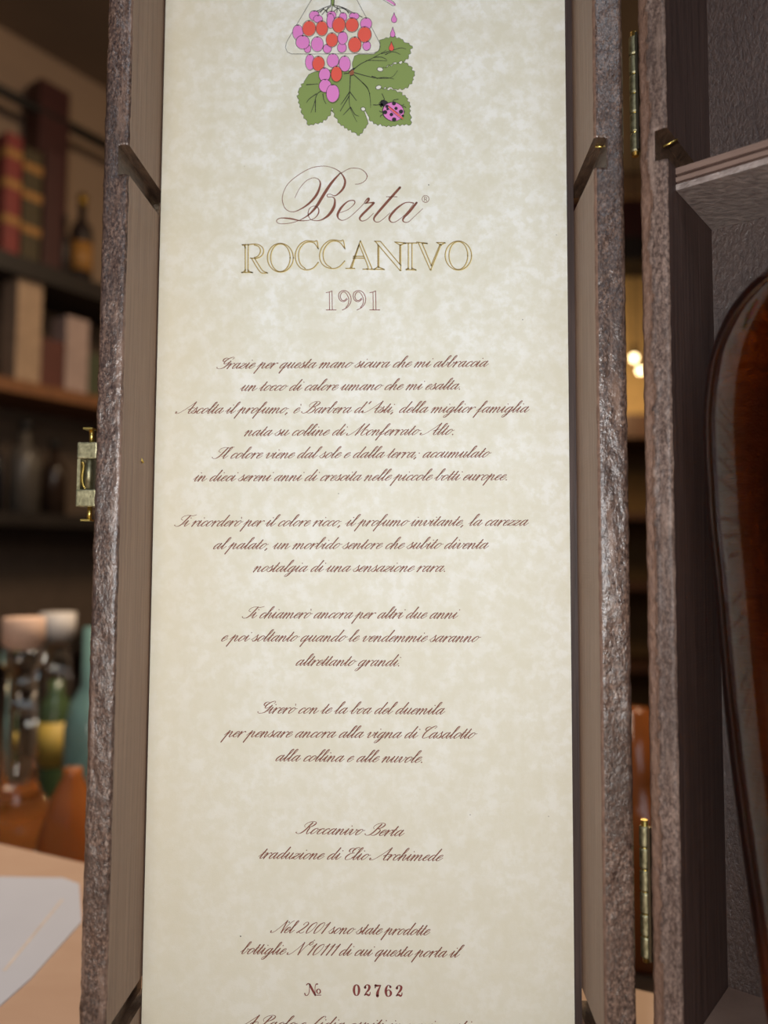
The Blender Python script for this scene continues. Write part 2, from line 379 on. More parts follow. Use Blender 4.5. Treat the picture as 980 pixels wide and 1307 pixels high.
ct = tag(empty('bar_counter', (0, 0, FLOOR)), 'tan bar counter that the open wooden box stands on', 'counter')
o = obj('countertop', bm, cm, ct); o.location.z = -FLOOR
base = [back[0] + outv*0.06, back[1] + outv*0.06, back[1] + outv*0.6, back[0] + outv*0.6]
bm = bmesh.new()
lo = [bm.verts.new((q.x, q.y, FLOOR)) for q in base]; hi = [bm.verts.new((q.x, q.y, CZ-0.035)) for q in base]
bm.faces.new(hi); bm.faces.new(list(reversed(lo)))
for k in range(4): bm.faces.new([lo[k], lo[(k+1)%4], hi[(k+1)%4], hi[k]])
bmesh.ops.recalc_face_normals(bm, faces=bm.faces)
o = obj('counter_base', bm, cabm, ct); o.location.z = -FLOOR
# lower back bar that the bottles stand on
LZ = -0.30
lb = tag(empty('back_bar', (0, 0, FLOOR)), 'low dark back bar behind the counter under the cork topped bottles', 'counter')
bm = bmesh.new()
q4 = [back[0] - outv*0.02, back[1] - outv*0.02, back[1] - outv*0.62, back[0] - outv*0.62]
for z0, z1 in ((FLOOR, LZ),):
    lo = [bm.verts.new((q.x, q.y, z0)) for q in q4]; hi = [bm.verts.new((q.x, q.y, z1)) for q in q4]
    bm.faces.new(hi); bm.faces.new(list(reversed(lo)))
    for k in range(4): bm.faces.new([lo[k], lo[(k+1)%4], hi[(k+1)%4], hi[k]])
bmesh.ops.recalc_face_normals(bm, faces=bm.faces)
o = obj('worktop', bm, plain('dark_worktop', srgb(70,56,46), 0.4), lb); o.location.z = -FLOOR

# white paper on the counter
bm = bmesh.new()
pp = [oncounter(x, y) for x, y in ((-160, 1118), (80, 1122), (101, 1130), (104, 1178), (40, 1250), (-30, 1312), (-160, 1420))]
up = [bm.verts.new((p.x, p.y, CZ + 0.0007)) for p in pp]; dnv = [bm.verts.new((p.x, p.y, CZ + 0.0001)) for p in pp]
bm.faces.new(up); bm.faces.new(list(reversed(dnv)))
for k in range(len(pp)): bm.faces.new([dnv[k], dnv[(k+1)%len(pp)], up[(k+1)%len(pp)], up[k]])
bmesh.ops.recalc_face_normals(bm, faces=bm.faces)
sheet = obj('paper_sheet', bm, plain('white_paper', srgb(180,184,198), 0.7, var=0.02))
tag(sheet, 'plain white paper sheet with a faint crease lying on the counter', 'paper')
a, b = oncounter(5, 1242), oncounter(80, 1150)
bm = bmesh.new(); d = (b-a); s = Vector((-d.y, d.x, 0)).normalized()*0.0007
vs = [bm.verts.new((a-s)+Vector((0,0,0.0008))), bm.verts.new((a+s)+Vector((0,0,0.0008))), bm.verts.new((b+s)+Vector((0,0,0.0008))), bm.verts.new((b-s)+Vector((0,0,0.0008)))]
mid = bm.verts.new((a+b)/2 + Vector((0,0,0.0016)))
for k in range(4): bm.faces.new([vs[k], vs[(k+1)%4], mid])
obj('crease', bm, plain('tan_crease', srgb(196,186,182), 0.7), sheet)

# bottles on the back bar
def bar_bottle(px, pytop, d, prof, glassm, label, stopper=None, capm=None, name='spirit_bottle', fill=None, lab=None, group='bottles on the back bar'):
    p = at(px, pytop, d); h = p.z - LZ
    e = tag(empty(name, (p.x, p.y, LZ)), label, 'bottle', group)
    bm = bmesh.new(); lathe(bm, [(r, z*h) for r, z in prof], n=48); obj('glass_body', bm, glassm, e, True)
    if stopper:
        bm = bmesh.new(); lathe(bm, [(0, stopper[0]*h), (stopper[1]*0.8, stopper[0]*h), (stopper[1]*0.8, stopper[0]*h+0.003),(stopper[1], stopper[0]*h+0.004), (stopper[1], h-0.001), (stopper[1]*.94, h), (0, h)], n=36)
        obj('stopper', bm, capm, e, True)
        for f in e.children[-1].data.polygons: f.use_smooth = True
    if fill:
        bm = bmesh.new(); lathe(bm, [(r*0.93, z*h+0.001) for r, z in prof if z <= fill[0]] + [(0, fill[0]*h)], n=48); obj('spirit', bm, fill[1], e, True)
    if lab:
        bm = bmesh.new(); R = lab[0]; lathe(bm, [(R, lab[1]*h), (R+0.0004, lab[1]*h), (R+0.0004, lab[2]*h), (R, lab[2]*h)], n=48); obj('paper_label', bm, lab[3], e, True)
    return e
cork = plain('pale_cork', srgb(206,170,146), 0.7, var=0.06, sc=200); corkw = plain('white_stopper', srgb(206,196,188), 0.6, var=0.03)
bar_bottle(31, 788, 0.60, [(0,0),(0.05,0.0),(0.062,0.06),(0.060,0.22),(0.045,0.36),(0.022,0.43),(0.0125,0.50),(0.012,0.84),(0.0165,0.86),(0.0165,0.90),(0.013,0.905),(0,0.905)], M['clear'],
    'long necked bottle of amber spirit with a pale cork stopper, left one', (0.90, 0.0158), cork, fill=(0.36, M['orange_g']))
bar_bottle(74, 782, 0.95, [(0,0),(0.036,0.0),(0.038,0.03),(0.038,0.30),(0.030,0.38),(0.018,0.44),(0.017,0.86),(0.020,0.87),(0.020,0.9),(0,0.9)], M['clear'],
    'clear slim bottle with a white stopper just behind the cork topped one', (0.86, 0.0215), corkw)
bar_bottle(121, 800, 0.70, [(0,0),(0.023,0.0),(0.024,0.03),(0.024,0.62),(0.019,0.72),(0.010,0.78),(0.010,1),(0,1)], plain('teal_bottle', srgb(104,134,126), 0.2),
    'teal bottle partly hidden by the left side of the box lid', None, None)
bar_bottle(72, 868, 0.80, [(0,0),(0.0155,0.0),(0.016,0.03),(0.016,0.80),(0.013,0.88),(0.008,0.92),(0.008,1),(0,1)], plain('green_glass', srgb(66,80,50), 0.15),
    'dark green bottle with a yellow label beside the teal one', None, None, lab=(0.0162, 0.50, 0.76, plain('yellow_label', srgb(176,146,62), 0.6)))
bar_bottle(93, 980, 0.50, [(0,0),(0.025,0.0),(0.0255,0.2),(0.0245,0.5),(0.020,0.74),(0.012,0.9),(0.006,0.97),(0.006,1),(0,1)], M['orange_g'],
    'squat orange bottle low beside the lid, in front of the teal one', None, None)
# one amber bottle seen through the gap
bar_bottle(812, 905, 0.62, [(0,0),(0.036,0.0),(0.038,0.03),(0.038,0.5),(0.028,0.62),(0.014,0.72),(0.013,1),(0,1)], plain('amber_bottle', srgb(150,84,40), 0.15),
    'amber bottle glimpsed through the gap above the lower hinge', None, None, group='bottles seen through the gap')

# ------------------------------------------------------------------ the wooden presentation box
BOX = tag(empty('presentation_box', (0, 0, CZ)), 'open dark brown wooden bottle box with its lid hinged at the right', 'box')
def inbox(o): o.parent = BOX; o.matrix_parent_inverse = Matrix.Translation((0, 0, -CZ)); return o
FY = -0.0225                                          # rim plane of the lid
TOPZ, BOTZ = 0.205, CZ
XL0, XL1 = at(119, 653, 0.1775).x, at(195, 653, 0.2).x - 0.0002     # left rail: outer, inner
XR0, XR1 = at(737, 653, 0.2).x, at(803, 653, 0.1775).x                # right rail: inner, outer
SLOTS = [(0.0925, 0.0998), (-0.1135, -0.1065)]
ident = lambda p: p
def rail(name, x0, x1, y0, y1, xf, slot_side, slots, mats, wallmat_side, seed, disp=0.00035, strip=None, label=None, ragged=False):
    """plank standing on edge: rim face at y0 is a displaced grid; slots run the full depth"""
    nx = 12; zs = []; z = BOTZ
    cuts = sorted([c for s in slots for c in s])
    step = 0.0007
    while z < TOPZ - 1e-6: zs.append(z); z += step
    zs.append(TOPZ)
    for c in cuts:
        k = min(range(len(zs)), key=lambda i: abs(zs[i]-c)); zs[k] = c
    xs = [x0 + (x1-x0)*i/nx for i in range(nx+1)]
    bm = bmesh.new()
    def skip(i, k):
        zc = (zs[k]+zs[k+1])/2
        if not any(a < zc < b for a, b in slots): return False
        return (i < 5) if slot_side == 'lo' else (i >= nx-5)
    F = {}; 
    def fv(i, k):
        if (i, k) not in F:
            x, zz = xs[i], zs[k]
            p = Vector((x, y0, zz))
            n = noise.noise(Vector((x*900+seed*13, zz*600, 3.3)))*0.6 + noise.noise(Vector((x*300+seed, zz*150, 9)))*0.7
            dy = n*disp
            ed = min(i, nx-i)
            if ed == 0: dy += 0.00055 + 0.0003*noise.noise(Vector((zz*400, seed, 1)))
            elif ed == 1: dy += 0.0001
            if ragged:
                b = 0.36 + 0.16*noise.noise(Vector((zz*90, seed, 2))) + 0.10*noise.noise(Vector((zz*420, seed, 5)))
                if i/nx < b: dy += 0.00045
                elif i/nx < b + 0.1: dy -= 0.00025
            dx = 0.00018*noise.noise(Vector((zz*250, seed, 7))) if i in (0, nx) else 0
            F[(i, k)] = bm.verts.new(xf(Vector((x+dx, y0+dy, zz))))
        return F[(i, k)]
    Bk = {}
    def bv(i, k):
        if (i, k) not in Bk: Bk[(i, k)] = bm.verts.new(xf(Vector((xs[i], y1, zs[k]))))
        return Bk[(i, k)]
    nz = len(zs)-1
    for k in range(nz):
        for i in range(nx):
            if skip(i, k): continue
            f = bm.faces.new([fv(i,k), fv(i+1,k), fv(i+1,k+1), fv(i,k+1)]); f.smooth = True
            mi = 0
            if strip == 'lo' and i < 1: mi = 2
            if ragged:
                zz = zs[k]; b = 0.34 + 0.16*noise.noise(Vector((zz*90, seed, 2))) + 0.10*noise.noise(Vector((zz*420, seed, 5)))
                if i/nx < b: mi = 2
            f.material_index = mi
            bm.faces.new([bv(i,k+1), bv(i+1,k+1), bv(i+1,k), bv(i,k)]).material_index = 1
            for (a, b, ok) in (((i,k),(i,k+1), i == 0 or skip(i-1,k)), ((i+1,k+1),(i+1,k), i == nx-1 or skip(i+1,k)),
                               ((i+1,k),(i,k), k == 0 or skip(i,k-1)), ((i,k+1),(i+1,k+1), k == nz-1 or skip(i,k+1))):
                if ok:
                    f = bm.faces.new([fv(*a), fv(*b), bv(*b), bv(*a)]); f.material_index = 1
                    inslot = (i > 0 and a[0] == b[0] == i and i != 0) or (a[0] == b[0] == i+1 and i+1 != nx) or a[1] == b[1]
                    if inslot: f.material_index = 3
    bmesh.ops.recalc_face_normals(bm, faces=bm.faces)
    o = obj(name, bm, mats, label=label); return inbox(o)
M['slot'] = wood_flat('shaded_slot_wood', srgb(62,47,38), srgb(108,84,66), sx=(1,.3,1), sc=900, rough=0.4, bstr=1, bd=0.0004)  # shade inside the slots is put into this darker wood colour
RM = [M['rim'], M['wall'], M['strip'], M['slot']]
rail('lid_rail', XL0, XL1, FY, 0.008, ident, 'hi', SLOTS, RM, 1, 1, label='left rim of the lid, crinkled and glossy')
rail('lid_rail', XR0, XR1, FY, 0.008, ident, 'lo', SLOTS, RM, 1, 2, strip='lo', label='right rim of the lid with a raw orange edge')
bm = bmesh.new(); box(bm, XL1, XR0, 0.0009, 0.008, BOTZ, TOPZ); inbox(obj('lid_panel', bm, M['wall_dark']))
for z0, z1 in ((BOTZ, BOTZ+0.007), (TOPZ-0.007, TOPZ)):
    bm = bmesh.new(); box(bm, XL1, XR0, FY+0.0003, 0.0009, z0, z1); inbox(obj('end_rail', bm, M['wall']))
# dark strip of lid panel wood beside the sheet
PX0, PX1 = at(196, 653, 0.2).x, at(727, 653, 0.2).x
# body, swung towards the camera about the hinge
TH = math.radians(37)
HX, HY = at(822, 653, 0.1775).x, FY
def bx(p):   # p.x across the body from its left outer face, p.y depth from the rim, z
    return Vector((HX + p.x*math.cos(TH) + p.y*math.sin(TH), HY - p.x*math.sin(TH) + p.y*math.cos(TH), p.z))
T = 0.0066; BW = 0.111; BD = 0.0335
BM_ = [M['rim_matte'], M['body_dark'], M['strip'], M['slot']]
rail('body_wall', 0, T, 0, BD+0.006, bx, 'hi', SLOTS, BM_, 1, 3, ragged=True, label='left wall of the box body with a ragged peeled rim')
rail('body_wall', T+BW, 2*T+BW, 0, BD+0.006, bx, 'lo', SLOTS, BM_, 1, 4)
bm = bmesh.new(); box(bm, T, T+BW, BD, BD+0.006, BOTZ, TOPZ, xf=bx); inbox(obj('body_panel', bm, M['panel']))
for z0, z1 in ((BOTZ, BOTZ+0.007), (TOPZ-0.007, TOPZ)):
    bm = bmesh.new(); box(bm, T, T+BW, 0.0003, BD, z0, z1, xf=bx); inbox(obj('end_wall', bm, M['wall_dark']))
def divider(z0, z1, yf, hole):
    """cross board with a round cutout for the neck open to the front; ply layers show in the front edge"""
    d = empty('divider'); inbox(d)
    layers = [(0, .28, 'ply'), (.28, .42, 'ply_dark'), (.42, .62, 'ply'), (.62, .74, 'ply_dark'), (.74, 1, 'divider')]
    cx = T + BW/2
    for a, b, mn in layers:
        bm = bmesh.new()
        zt, zb = z1 - (z1-z0)*a, z1 - (z1-z0)*b
        inset = 0.0007 if mn == 'ply_dark' else 0
        pts = [(T+0.0001, yf+inset)]
        if hole:
            pts.append((cx-hole, yf+inset))
            for k in range(17):
                an = math.pi - math.pi*k/16
                pts.append((cx + (hole-inset)*math.cos(an), yf + 0.006 + (hole-inset)*math.sin(an)))
            pts.append((cx+hole, yf+inset))
        pts += [(T+BW-0.0001, yf+inset), (T+BW-0.0001, BD-0.0001), (T+0.0001, BD-0.0001)]
        lo = [bm.verts.new(bx(Vector((x, y, zb)))) for x, y in pts]; hi = [bm.verts.new(bx(Vector((x, y, zt)))) for x, y in pts]
        bm.faces.new(hi); bm.faces.new(list(reversed(lo)))
        for k in range(len(pts)): bm.faces.new([lo[k], lo[(k+1)%len(pts)], hi[(k+1)%len(pts)], hi[k]])
        bmesh.ops.recalc_face_normals(bm, faces=bm.faces)
        o = obj('ply_layer', bm, M[mn]); o.parent = d
    return d
divider(0.0868, 0.0922, 0.0055, 0.019)
divider(-0.1105, -0.1050, 0.002, 0)

# hinges
def hinge(x0, pyA, pyB, n, label):
    zA_, zB_ = at(815, pyA, 0.1775).z, at(815, pyB, 0.1775).z
    h = tag(empty('hinge'), label); inbox(h)
    def ch(o): o.parent = h; return o
    x = x0; y = FY + 0.0026; L = (zA_ - zB_)/n
    for k in range(n):
        bm = bmesh.new(); za, zb = zA_ - L*k - 0.00012, zA_ - L*(k+1) + 0.00012
        lathe(bm, [(0, zb), (0.00095, zb), (0.00118, zb+0.0003), (0.00118, zb+0.0005), (0.00118, za-0.0005), (0.00118, za-0.0003), (0.00095, za), (0, za)], x, y, 20)
        for f in bm.faces: f.smooth = abs(f.calc_center_median().z-(za+zb)/2) < (za-zb)*0.42
        ch(obj('knuckle', bm, M['brass']))
    bm = bmesh.new(); tube(bm, (x, y, zB_-0.0008), (x, y, zA_+0.0012), 0.0008); ch(obj('pin', bm, M['brass_bright']))
    bm = bmesh.new(); box(bm, XR1+0.0001, XR1+0.0006, y, y+0.012, zB_, zA_); ch(obj('leaf', bm, M['brass_dark']))
    bm = bmesh.new(); box(bm, -0.0006, -0.0001, 0.0005, 0.012, zB_, zA_, xf=bx); ch(obj('leaf', bm, M['brass_dark']))
hinge(at(809.5, 100, 0.18).x, 38, 188, 6, 'upper brass hinge with six knuckles')
hinge(at(824, 1150, 0.18).x, 1058, 1230, 6, 'lower tarnished brass hinge')
# nails in the slots
def nail(p, q, label):
    bm = bmesh.new(); tube(bm, p, q, 0.00028, 8); inbox(obj('nail', bm, M['brass_bright'], label=label))
p = at(766, 187, 0.181); nail(p + Vector((-0.0012, 0, 0.0001)), p + Vector((0.0013, 0, -0.0002)), 'thin bright brass nail in the slot of the lid')
p = bx(Vector((T-0.0016, 0.0022, 0.0966))); nail(p, p + Vector((0.0030, -0.001, 0.0011)), 'thin bright brass nail in the slot of the body')

p = at(181, 586, 0.1915); nail(p + Vector((-0.0006, 0, 0.0008)), p + Vector((0.0004, 0, -0.0010)), 'thin brass nail end poking from the left wall of the lid')
# clasp on the left side
cl = tag(empty('clasp'), 'small brass clasp on the left side of the lid'); inbox(cl)
def ch(o): o.parent = cl; return o
zz = lambda py: at(110, py, 0.179).z
xq = lambda px: at(px, 610, 0.179).x
yc0, yc1 = FY+0.0005, FY+0.0042
for a, b in ((565, 586), (625, 647)):
    bm = bmesh.new(); box(bm, xq(99.5), XL0+0.0002, yc0, yc1, zz(b), zz(a), bev=0.0003); ch(obj('strike_block', bm, M['brass']))
bm = bmesh.new(); box(bm, xq(99.5), xq(103.5), yc0+0.0004, yc1, zz(625), zz(586)); ch(obj('plate', bm, M['brass']))
bm = bmesh.new(); box(bm, xq(103.5), XL0+0.0001, yc0+0.0026, yc1, zz(625), zz(586)); ch(obj('plate', bm, M['brass_dark']))
bm = bmesh.new(); tube(bm, (xq(113.5), yc0+0.001, zz(624)), (xq(113.5), yc0+0.001, zz(587)), 0.00078, 20); ch(obj('barrel', bm, M['brass']))
pts = cat([(xq(104.5), zz(590)), (xq(106), zz(594)), (xq(105), zz(604)), (xq(104.6), zz(613)), (xq(107), zz(621)), (xq(110), zz(624))], 5)
bm = bmesh.new()
for a, b in zip(pts, pts[1:]): tube(bm, (a[0], yc0+0.0012, a[1]), (b[0], yc0+0.0012, b[1]), 0.00033, 8)
ch(obj('wire_loop', bm, M['brass_bright']))
for a, b, c in ((565, 547, 546), (647, 664, 667)):
    bm = bmesh.new(); tube(bm, (xq(114), yc0+0.0018, zz(a)), (xq(113.5), yc0+0.0018, zz(b)), 0.00055, 12)
    box(bm, xq(105), xq(117), yc0+0.0006, yc0+0.003, zz(b)-0.0002, zz(b)+0.0002); ch(obj('pin', bm, M['brass_bright']))

# ------------------------------------------------------------------ bottle in the body
bz0 = -0.1050
def project(p):
    v = p - CAM; d = v.dot(fw); return 490 + FPX*v.dot(r_)/d, 653.5 + FPX*v.dot(dn)/d
SIL = [(357,980),(383,948.6),(408.6,928.6),(434,915.7),(463,905.7),(497,900),(537,897),(577,897.5),(660,902),(711,907),(754,911.5),(826,917.5),(897,924.3),(965,932),(1046,943),(1131,955.7),(1217,968.6),(1283,978.6)]
HB = 0.0265                                            # half depth of the flattened bottle
def section(a, b, n=96):
    out = []
    for k in range(n):
        t = 2*math.pi*k/n; c, s_ = math.cos(t), math.sin(t); e = 2/2.9
        out.append((a*math.copysign(abs(c)**e, c), b*math.copysign(abs(s_)**e, s_)))
    return out
UC, VC = T + BW/2, BD - HB - 0.0008
def sil_at(a, b, z): return min(project(bx(Vector((UC+u, VC+v_, z))))for u, v_ in section(a, b, 48))
rows = []
for py, px in SIL:
    z = (714 - py)/FPX*0.15
    for _ in range(3):
        lo_, hi_ = 0.010, 0.0545
        bb = HB * (1 if z < 0.03 else max(.45, 1 - ((z-0.03)/0.045)**2*0.5))
        for _ in range(22):
            mid_ = (lo_+hi_)/2
            if sil_at(mid_, bb, z)[0] < px: hi_ = mid_
            else: lo_ = mid_
        z += (project(bx(Vector((UC-mid_*.9, VC, z))))[1] - py)/FPX*0.155
    rows.append((z, mid_, bb))
rows.sort()
zb_, ab_, _ = rows[0]
rows = [(bz0+0.0002, ab_-0.0055, HB-0.004), (bz0+0.0022, ab_-0.0025, HB-0.001)] + [r for r in rows if r[0] > bz0+0.006]
zt_, at_, bt_ = rows[-1]
rows += [(zt_+0.008, at_*0.66, bt_*0.85), (zt_+0.015, at_*0.42, 0.0130), (zt_+0.022, 0.0128, 0.0122), (0.087, 0.0120, 0.0120), (0.112, 0.0120, 0.0120), (0.114, 0.0140, 0.0140), (0.120, 0.0140, 0.0140), (0.121, 0.0125, 0.0125)]
rows = cat(rows, 4)
cB = bx(Vector((UC, VC, 0)))
bt = tag(empty('spirit_bottle', (cB.x, cB.y, bz0)), 'amber spirit bottle standing in the open box body at the right edge', 'bottle')
def shell(scale_in, z0, z1, sb=None):
    sb = scale_in if sb is None else sb
    bm = bmesh.new(); rings = []
    for z, a, b in rows:
        if z < z0 or z > z1: continue
        rings.append([bm.verts.new(bx(Vector((UC+u, VC+v_, z))) - Vector((cB.x, cB.y, bz0))) for u, v_ in section(max(.002, a-scale_in), max(.002, b-sb))])
    for A, B_ in zip(rings, rings[1:]):
        for k in range(len(A)): bm.faces.new([A[k], A[(k+1)%len(A)], B_[(k+1)%len(A)], B_[k]])
    bm.faces.new(list(reversed(rings[0]))); bm.faces.new(rings[-1])
    bmesh.ops.recalc_face_normals(bm, faces=bm.faces); return bm
gb = obj('glass_body', shell(0, -1, 1), M['amber'], bt, True); gb.cycles.is_caustics_caster = True
obj('spirit', shell(0.0165, bz0+0.008, 0.08, 0.0175), M['spirit'], bt, True)  # spirit shaped as a thin dark core to darken the bottle's middle
for o_ in BOX.children:
    if o_.name.split('.')[0] in ('body_panel', 'body_wall', 'end_wall'): o_.cycles.is_caustics_receiver = True
bm = bmesh.new(); lathe(bm, [(0, 0.1212-bz0), (0.0150, 0.1212-bz0), (0.0155, 0.123-bz0), (0.0155, 0.146-bz0), (0.0145, 0.148-bz0), (0, 0.148-bz0)], n=40)
obj('stopper', bm, M['wall_dark'], bt, True)

# ------------------------------------------------------------------ the printed sheet
SH = tag(None or empty('printed_sheet', ((PX0+PX1)/2, 0, BOTZ+0.0072)), 'long mottled parchment sheet printed with grapes and brown script inside the lid', 'paper')
def onsheet(o): o.parent = SH; o.matrix_parent_inverse = Matrix.Translation(-Vector(SH.location)); return o
bm = bmesh.new(); box(bm, PX0, PX1, 0.0, 0.0008, BOTZ+0.0072, TOPZ-0.0075); onsheet(obj('parchment', bm, M['paper']))
LAY = 0.00002
class Ink:
    def __init__(s): s.bm = bmesh.new()
    def ribbon(s, pts, y):      # pts: (x, z, w)
        L = []
        n = len(pts)
        for i, (x, z, w_) in enumerate(pts):
            a = pts[max(i-1, 0)]; b = pts[min(i+1, n-1)]
            dx, dz = b[0]-a[0], b[1]-a[1]; l = math.hypot(dx, dz) or 1e-9
            nx_, nz_ = -dz/l*w_/2, dx/l*w_/2
            L.append((s.bm.verts.new((x+nx_, y, z+nz_)), s.bm.verts.new((x-nx_, y, z-nz_))))
        for a, b in zip(L, L[1:]): s.bm.faces.new([a[0], a[1], b[1], b[0]])
        for (x, z, w_) in (pts[0], pts[-1]): s.disc(x, z, w_/2, y, 8)
    def disc(s, x, z, r, y, n=12, rz=None, rot=0):
        rz = rz or r; c, sn = math.cos(rot), math.sin(rot)
        vs = []
        for k in range(n):
            a, b = r*math.cos(2*math.pi*k/n), rz*math.sin(2*math.pi*k/n)
            vs.append(s.bm.verts.new((x + a*c - b*sn, y, z + a*sn + b*c)))
        s.bm.faces.new(vs)
    def poly(s, pts, y):
        vs = [s.bm.verts.new((x, y, z)) for x, z in pts]
        for t in tessellate_polygon([[Vector((x, z, 0)) for x, z in pts]]): s.bm.faces.new([vs[k] for k in t])
    def done(s, name, m_, label=None, parent=None):
        for f in s.bm.faces:
            if f.normal.y > 0: f.normal_flip()
        s.bm.normal_update()
        o = obj(name, s.bm, m_, label=label)
        if parent: o.parent = parent
        else: onsheet(o)
        return o
PXM = 0.2/FPX    # metres per photo pixel on the sheet

# ---- script alphabet, x-height 1, upright (slanted later); strokes are spline control points
G = {}
def g(ch, adv, *st, dots=(), shades=()): G[ch] = (adv, st, dots, shades)
ent = [(-.12,.32),(.06,.72),(.2,1.02)]
hook = [(.2,.25),(.3,.0),(.45,.04),(.72,.5)]
bowl = [(.66,.82),(.5,1.0),(.28,.85),(.12,.42),(.2,.04),(.36,.0),(.56,.28),(.74,.85)]
loop = [(-.12,.32),(.15,.8),(.4,1.5),(.42,1.98),(.3,2.1),(.19,1.85)]
arch = lambda x: [(x,.12),(x+.14,.62),(x+.34,.98),(x+.47,.93),(x+.5,.7)]
g('i', .60, ent, [(.2,1.02),(.2,.6)]+hook, dots=((.30,1.52,.1),))
g('u', 1.12, ent, [(.2,1.02),(.2,.6),(.2,.25),(.32,.0),(.5,.08),(.68,.55),(.74,1.0)], [(.74,1.0),(.73,.6),(.73,.25),(.83,.0),(.98,.04),(1.25,.5)])
st0 = [(-.06,.55),(.06,.92),(.17,1.0),(.21,.82),(.2,.4),(.2,-.02)]
g('n', 1.14, st0, arch(.2)+[(.7,.25),(.8,.0),(.95,.04),(1.24,.5)])
g('m', 1.66, st0, arch(.2)+[(.7,.3),(.7,-.02)], [(x+.5,y) for x,y in arch(.2)]+[(1.2,.25),(1.3,.0),(1.45,.04),(1.76,.5)])
g('h', 1.12, loop+[(.19,1.2),(.2,.4),(.2,-.02)], arch(.2)+[(.7,.25),(.8,.0),(.95,.04),(1.24,.5)])
g('p', 1.14, [(-.12,.32),(.06,.75),(.2,1.1)], [(.2,1.1),(.2,.3),(.2,-.9)], arch(.2)+[(.7,.25),(.8,.0),(.95,.04),(1.24,.5)])
g('r', .78, st0, [(.2,.15),(.34,.65),(.52,.96),(.68,1.0),(.74,.9)], dots=((.70,.90,.085),))
g('v', .95, [(-.06,.55),(.06,.92),(.18,1.0),(.24,.8),(.25,.3),(.36,.0),(.55,.1),(.76,.55),(.74,.92),(.70,1.0)], [(.74,.92),(.82,.78),(1.02,.85)])
g('c', .74, [(.62,.78),(.64,.93),(.5,1.0),(.28,.85),(.13,.45),(.2,.05),(.38,.0),(.58,.12),(.84,.5)], dots=((.61,.80,.075),))
g('e', .74, [(.14,.40),(.38,.5),(.6,.76),(.56,.97),(.44,1.0),(.25,.82),(.13,.42),(.2,.05),(.38,.0),(.58,.12),(.84,.5)])
g('o', .88, [(.5,1.0),(.28,.85),(.13,.42),(.22,.04),(.36,.0),(.6,.2),(.72,.6),(.64,.94),(.5,1.0)], [(.68,.84),(.8,.76),(1.0,.84)])
g('a', 1.10, bowl, [(.76,1.0),(.73,.6),(.73,.25),(.83,.0),(.98,.04),(1.22,.5)])
g('d', 1.10, bowl, [(.78,2.0),(.75,1.2),(.73,.6),(.73,.25),(.83,.0),(.98,.04),(1.22,.5)])
g('q', 1.12, bowl, [(.76,1.0),(.73,.3),(.73,-.9)], [(.73,-.2),(.9,.1),(1.22,.5)])
g('g', 1.08, bowl, [(.76,1.0),(.73,.2),(.70,-.4),(.52,-.82),(.28,-.85),(.24,-.6),(.5,-.3),(.85,.0),(1.2,.5)])
g('t', .58, [(-.12,.32),(.1,.8),(.22,1.1)], [(.22,1.62),(.21,1.0)]+hook, [(.0,1.04),(.46,1.04)])
g('l', .60, loop+[(.19,1.2),(.2,.6)]+hook)
g('b', .88, loop+[(.19,1.2),(.19,.3),(.32,.0),(.52,.08),(.68,.5),(.62,.92)], [(.64,.88),(.76,.76),(.98,.84)])
g('f', .70, loop+[(.2,1.2),(.2,.3),(.2,-.9)], [(.2,.05),(.45,.15),(.8,.5)], [(.02,.6),(.4,.62)])
g('s', .72, [(-.12,.25),(.14,.7),(.32,1.12)], [(.32,1.12),(.36,.85),(.54,.5),(.5,.12),(.32,-.01),(.14,.06),(.1,.2)], [(.42,.02),(.6,.12),(.82,.5)], dots=((.13,.17,.075),))
g('z', .84, [(.06,.75),(.16,.95),(.3,.96),(.48,.84),(.66,.92)], [(.66,.92),(.36,.5),(.05,.06)], [(.05,.06),(.2,.16),(.38,.0),(.58,.02),(.9,.5)])
for c, b in (('è','e'), ('ò','o')):
    a_, s_, d_, h_ = G[b]; G[c] = (a_, s_, d_, (((.22,1.62),(.42,1.32)),))
g('.', .58, dots=((.36,.06,.125),)); g(',', .58, [(.38,.06),(.30,-.25)], dots=((.36,.06,.11),))
g(';', .64, [(.38,.06),(.30,-.25)], dots=((.36,.06,.11),(.40,.82,.11)))
g("'", .32, [(.22,2.05),(.16,1.7)], dots=((.22,2.0,.095),)); g(' ', .62)
capA = [(-.66,.30),(-.62,.05),(-.4,.0),(-.1,.2),(.3,.9),(.66,1.7),(.84,2.12)]
blobL = (-.58,.24,.11)
g('A', 1.34, capA, [(.84,2.12),(.88,1.3),(.90,.3),(1.02,.0),(1.25,.1),(1.46,.55),(1.32,.98),(1.0,.98),(.62,.7)], dots=(blobL,))
stemB = [(.52,1.95),(.44,1.3),(.34,.5),(.12,.05),(-.18,.0),(-.42,.16)]
topB = [(.1,1.12),(-.12,1.45),(.0,1.9),(.42,2.14),(.82,2.05),(.96,1.75),(.8,1.32),(.48,1.12)]
g('B', 1.18, stemB, topB, [(.48,1.12),(.82,1.04),(.96,.62),(.78,.1),(.5,-.01),(.3,.12)], dots=((-.40,.2,.11),))
g('R', 1.22, stemB, topB, [(.48,1.12),(.66,1.05),(.72,.5),(.86,.02),(1.02,.04),(1.32,.5)], dots=((-.40,.2,.11),))
g('P', 1.0, stemB, topB, dots=((-.40,.2,.11),))
flo = [(.55,1.72),(.2,1.98),(-.05,1.8),(-.02,1.42),(.22,1.28)]
g('G', 1.18, [(1.02,1.72),(1.08,1.98),(.86,2.12),(.5,1.85),(.3,1.35),(.38,.92),(.62,.9),(.92,1.25),(.98,1.4)], [(.98,1.4),(.92,.8),(.76,.2),(.42,.0),(.06,.02),(-.12,.22)], flo, dots=((-.1,.2,.1),))
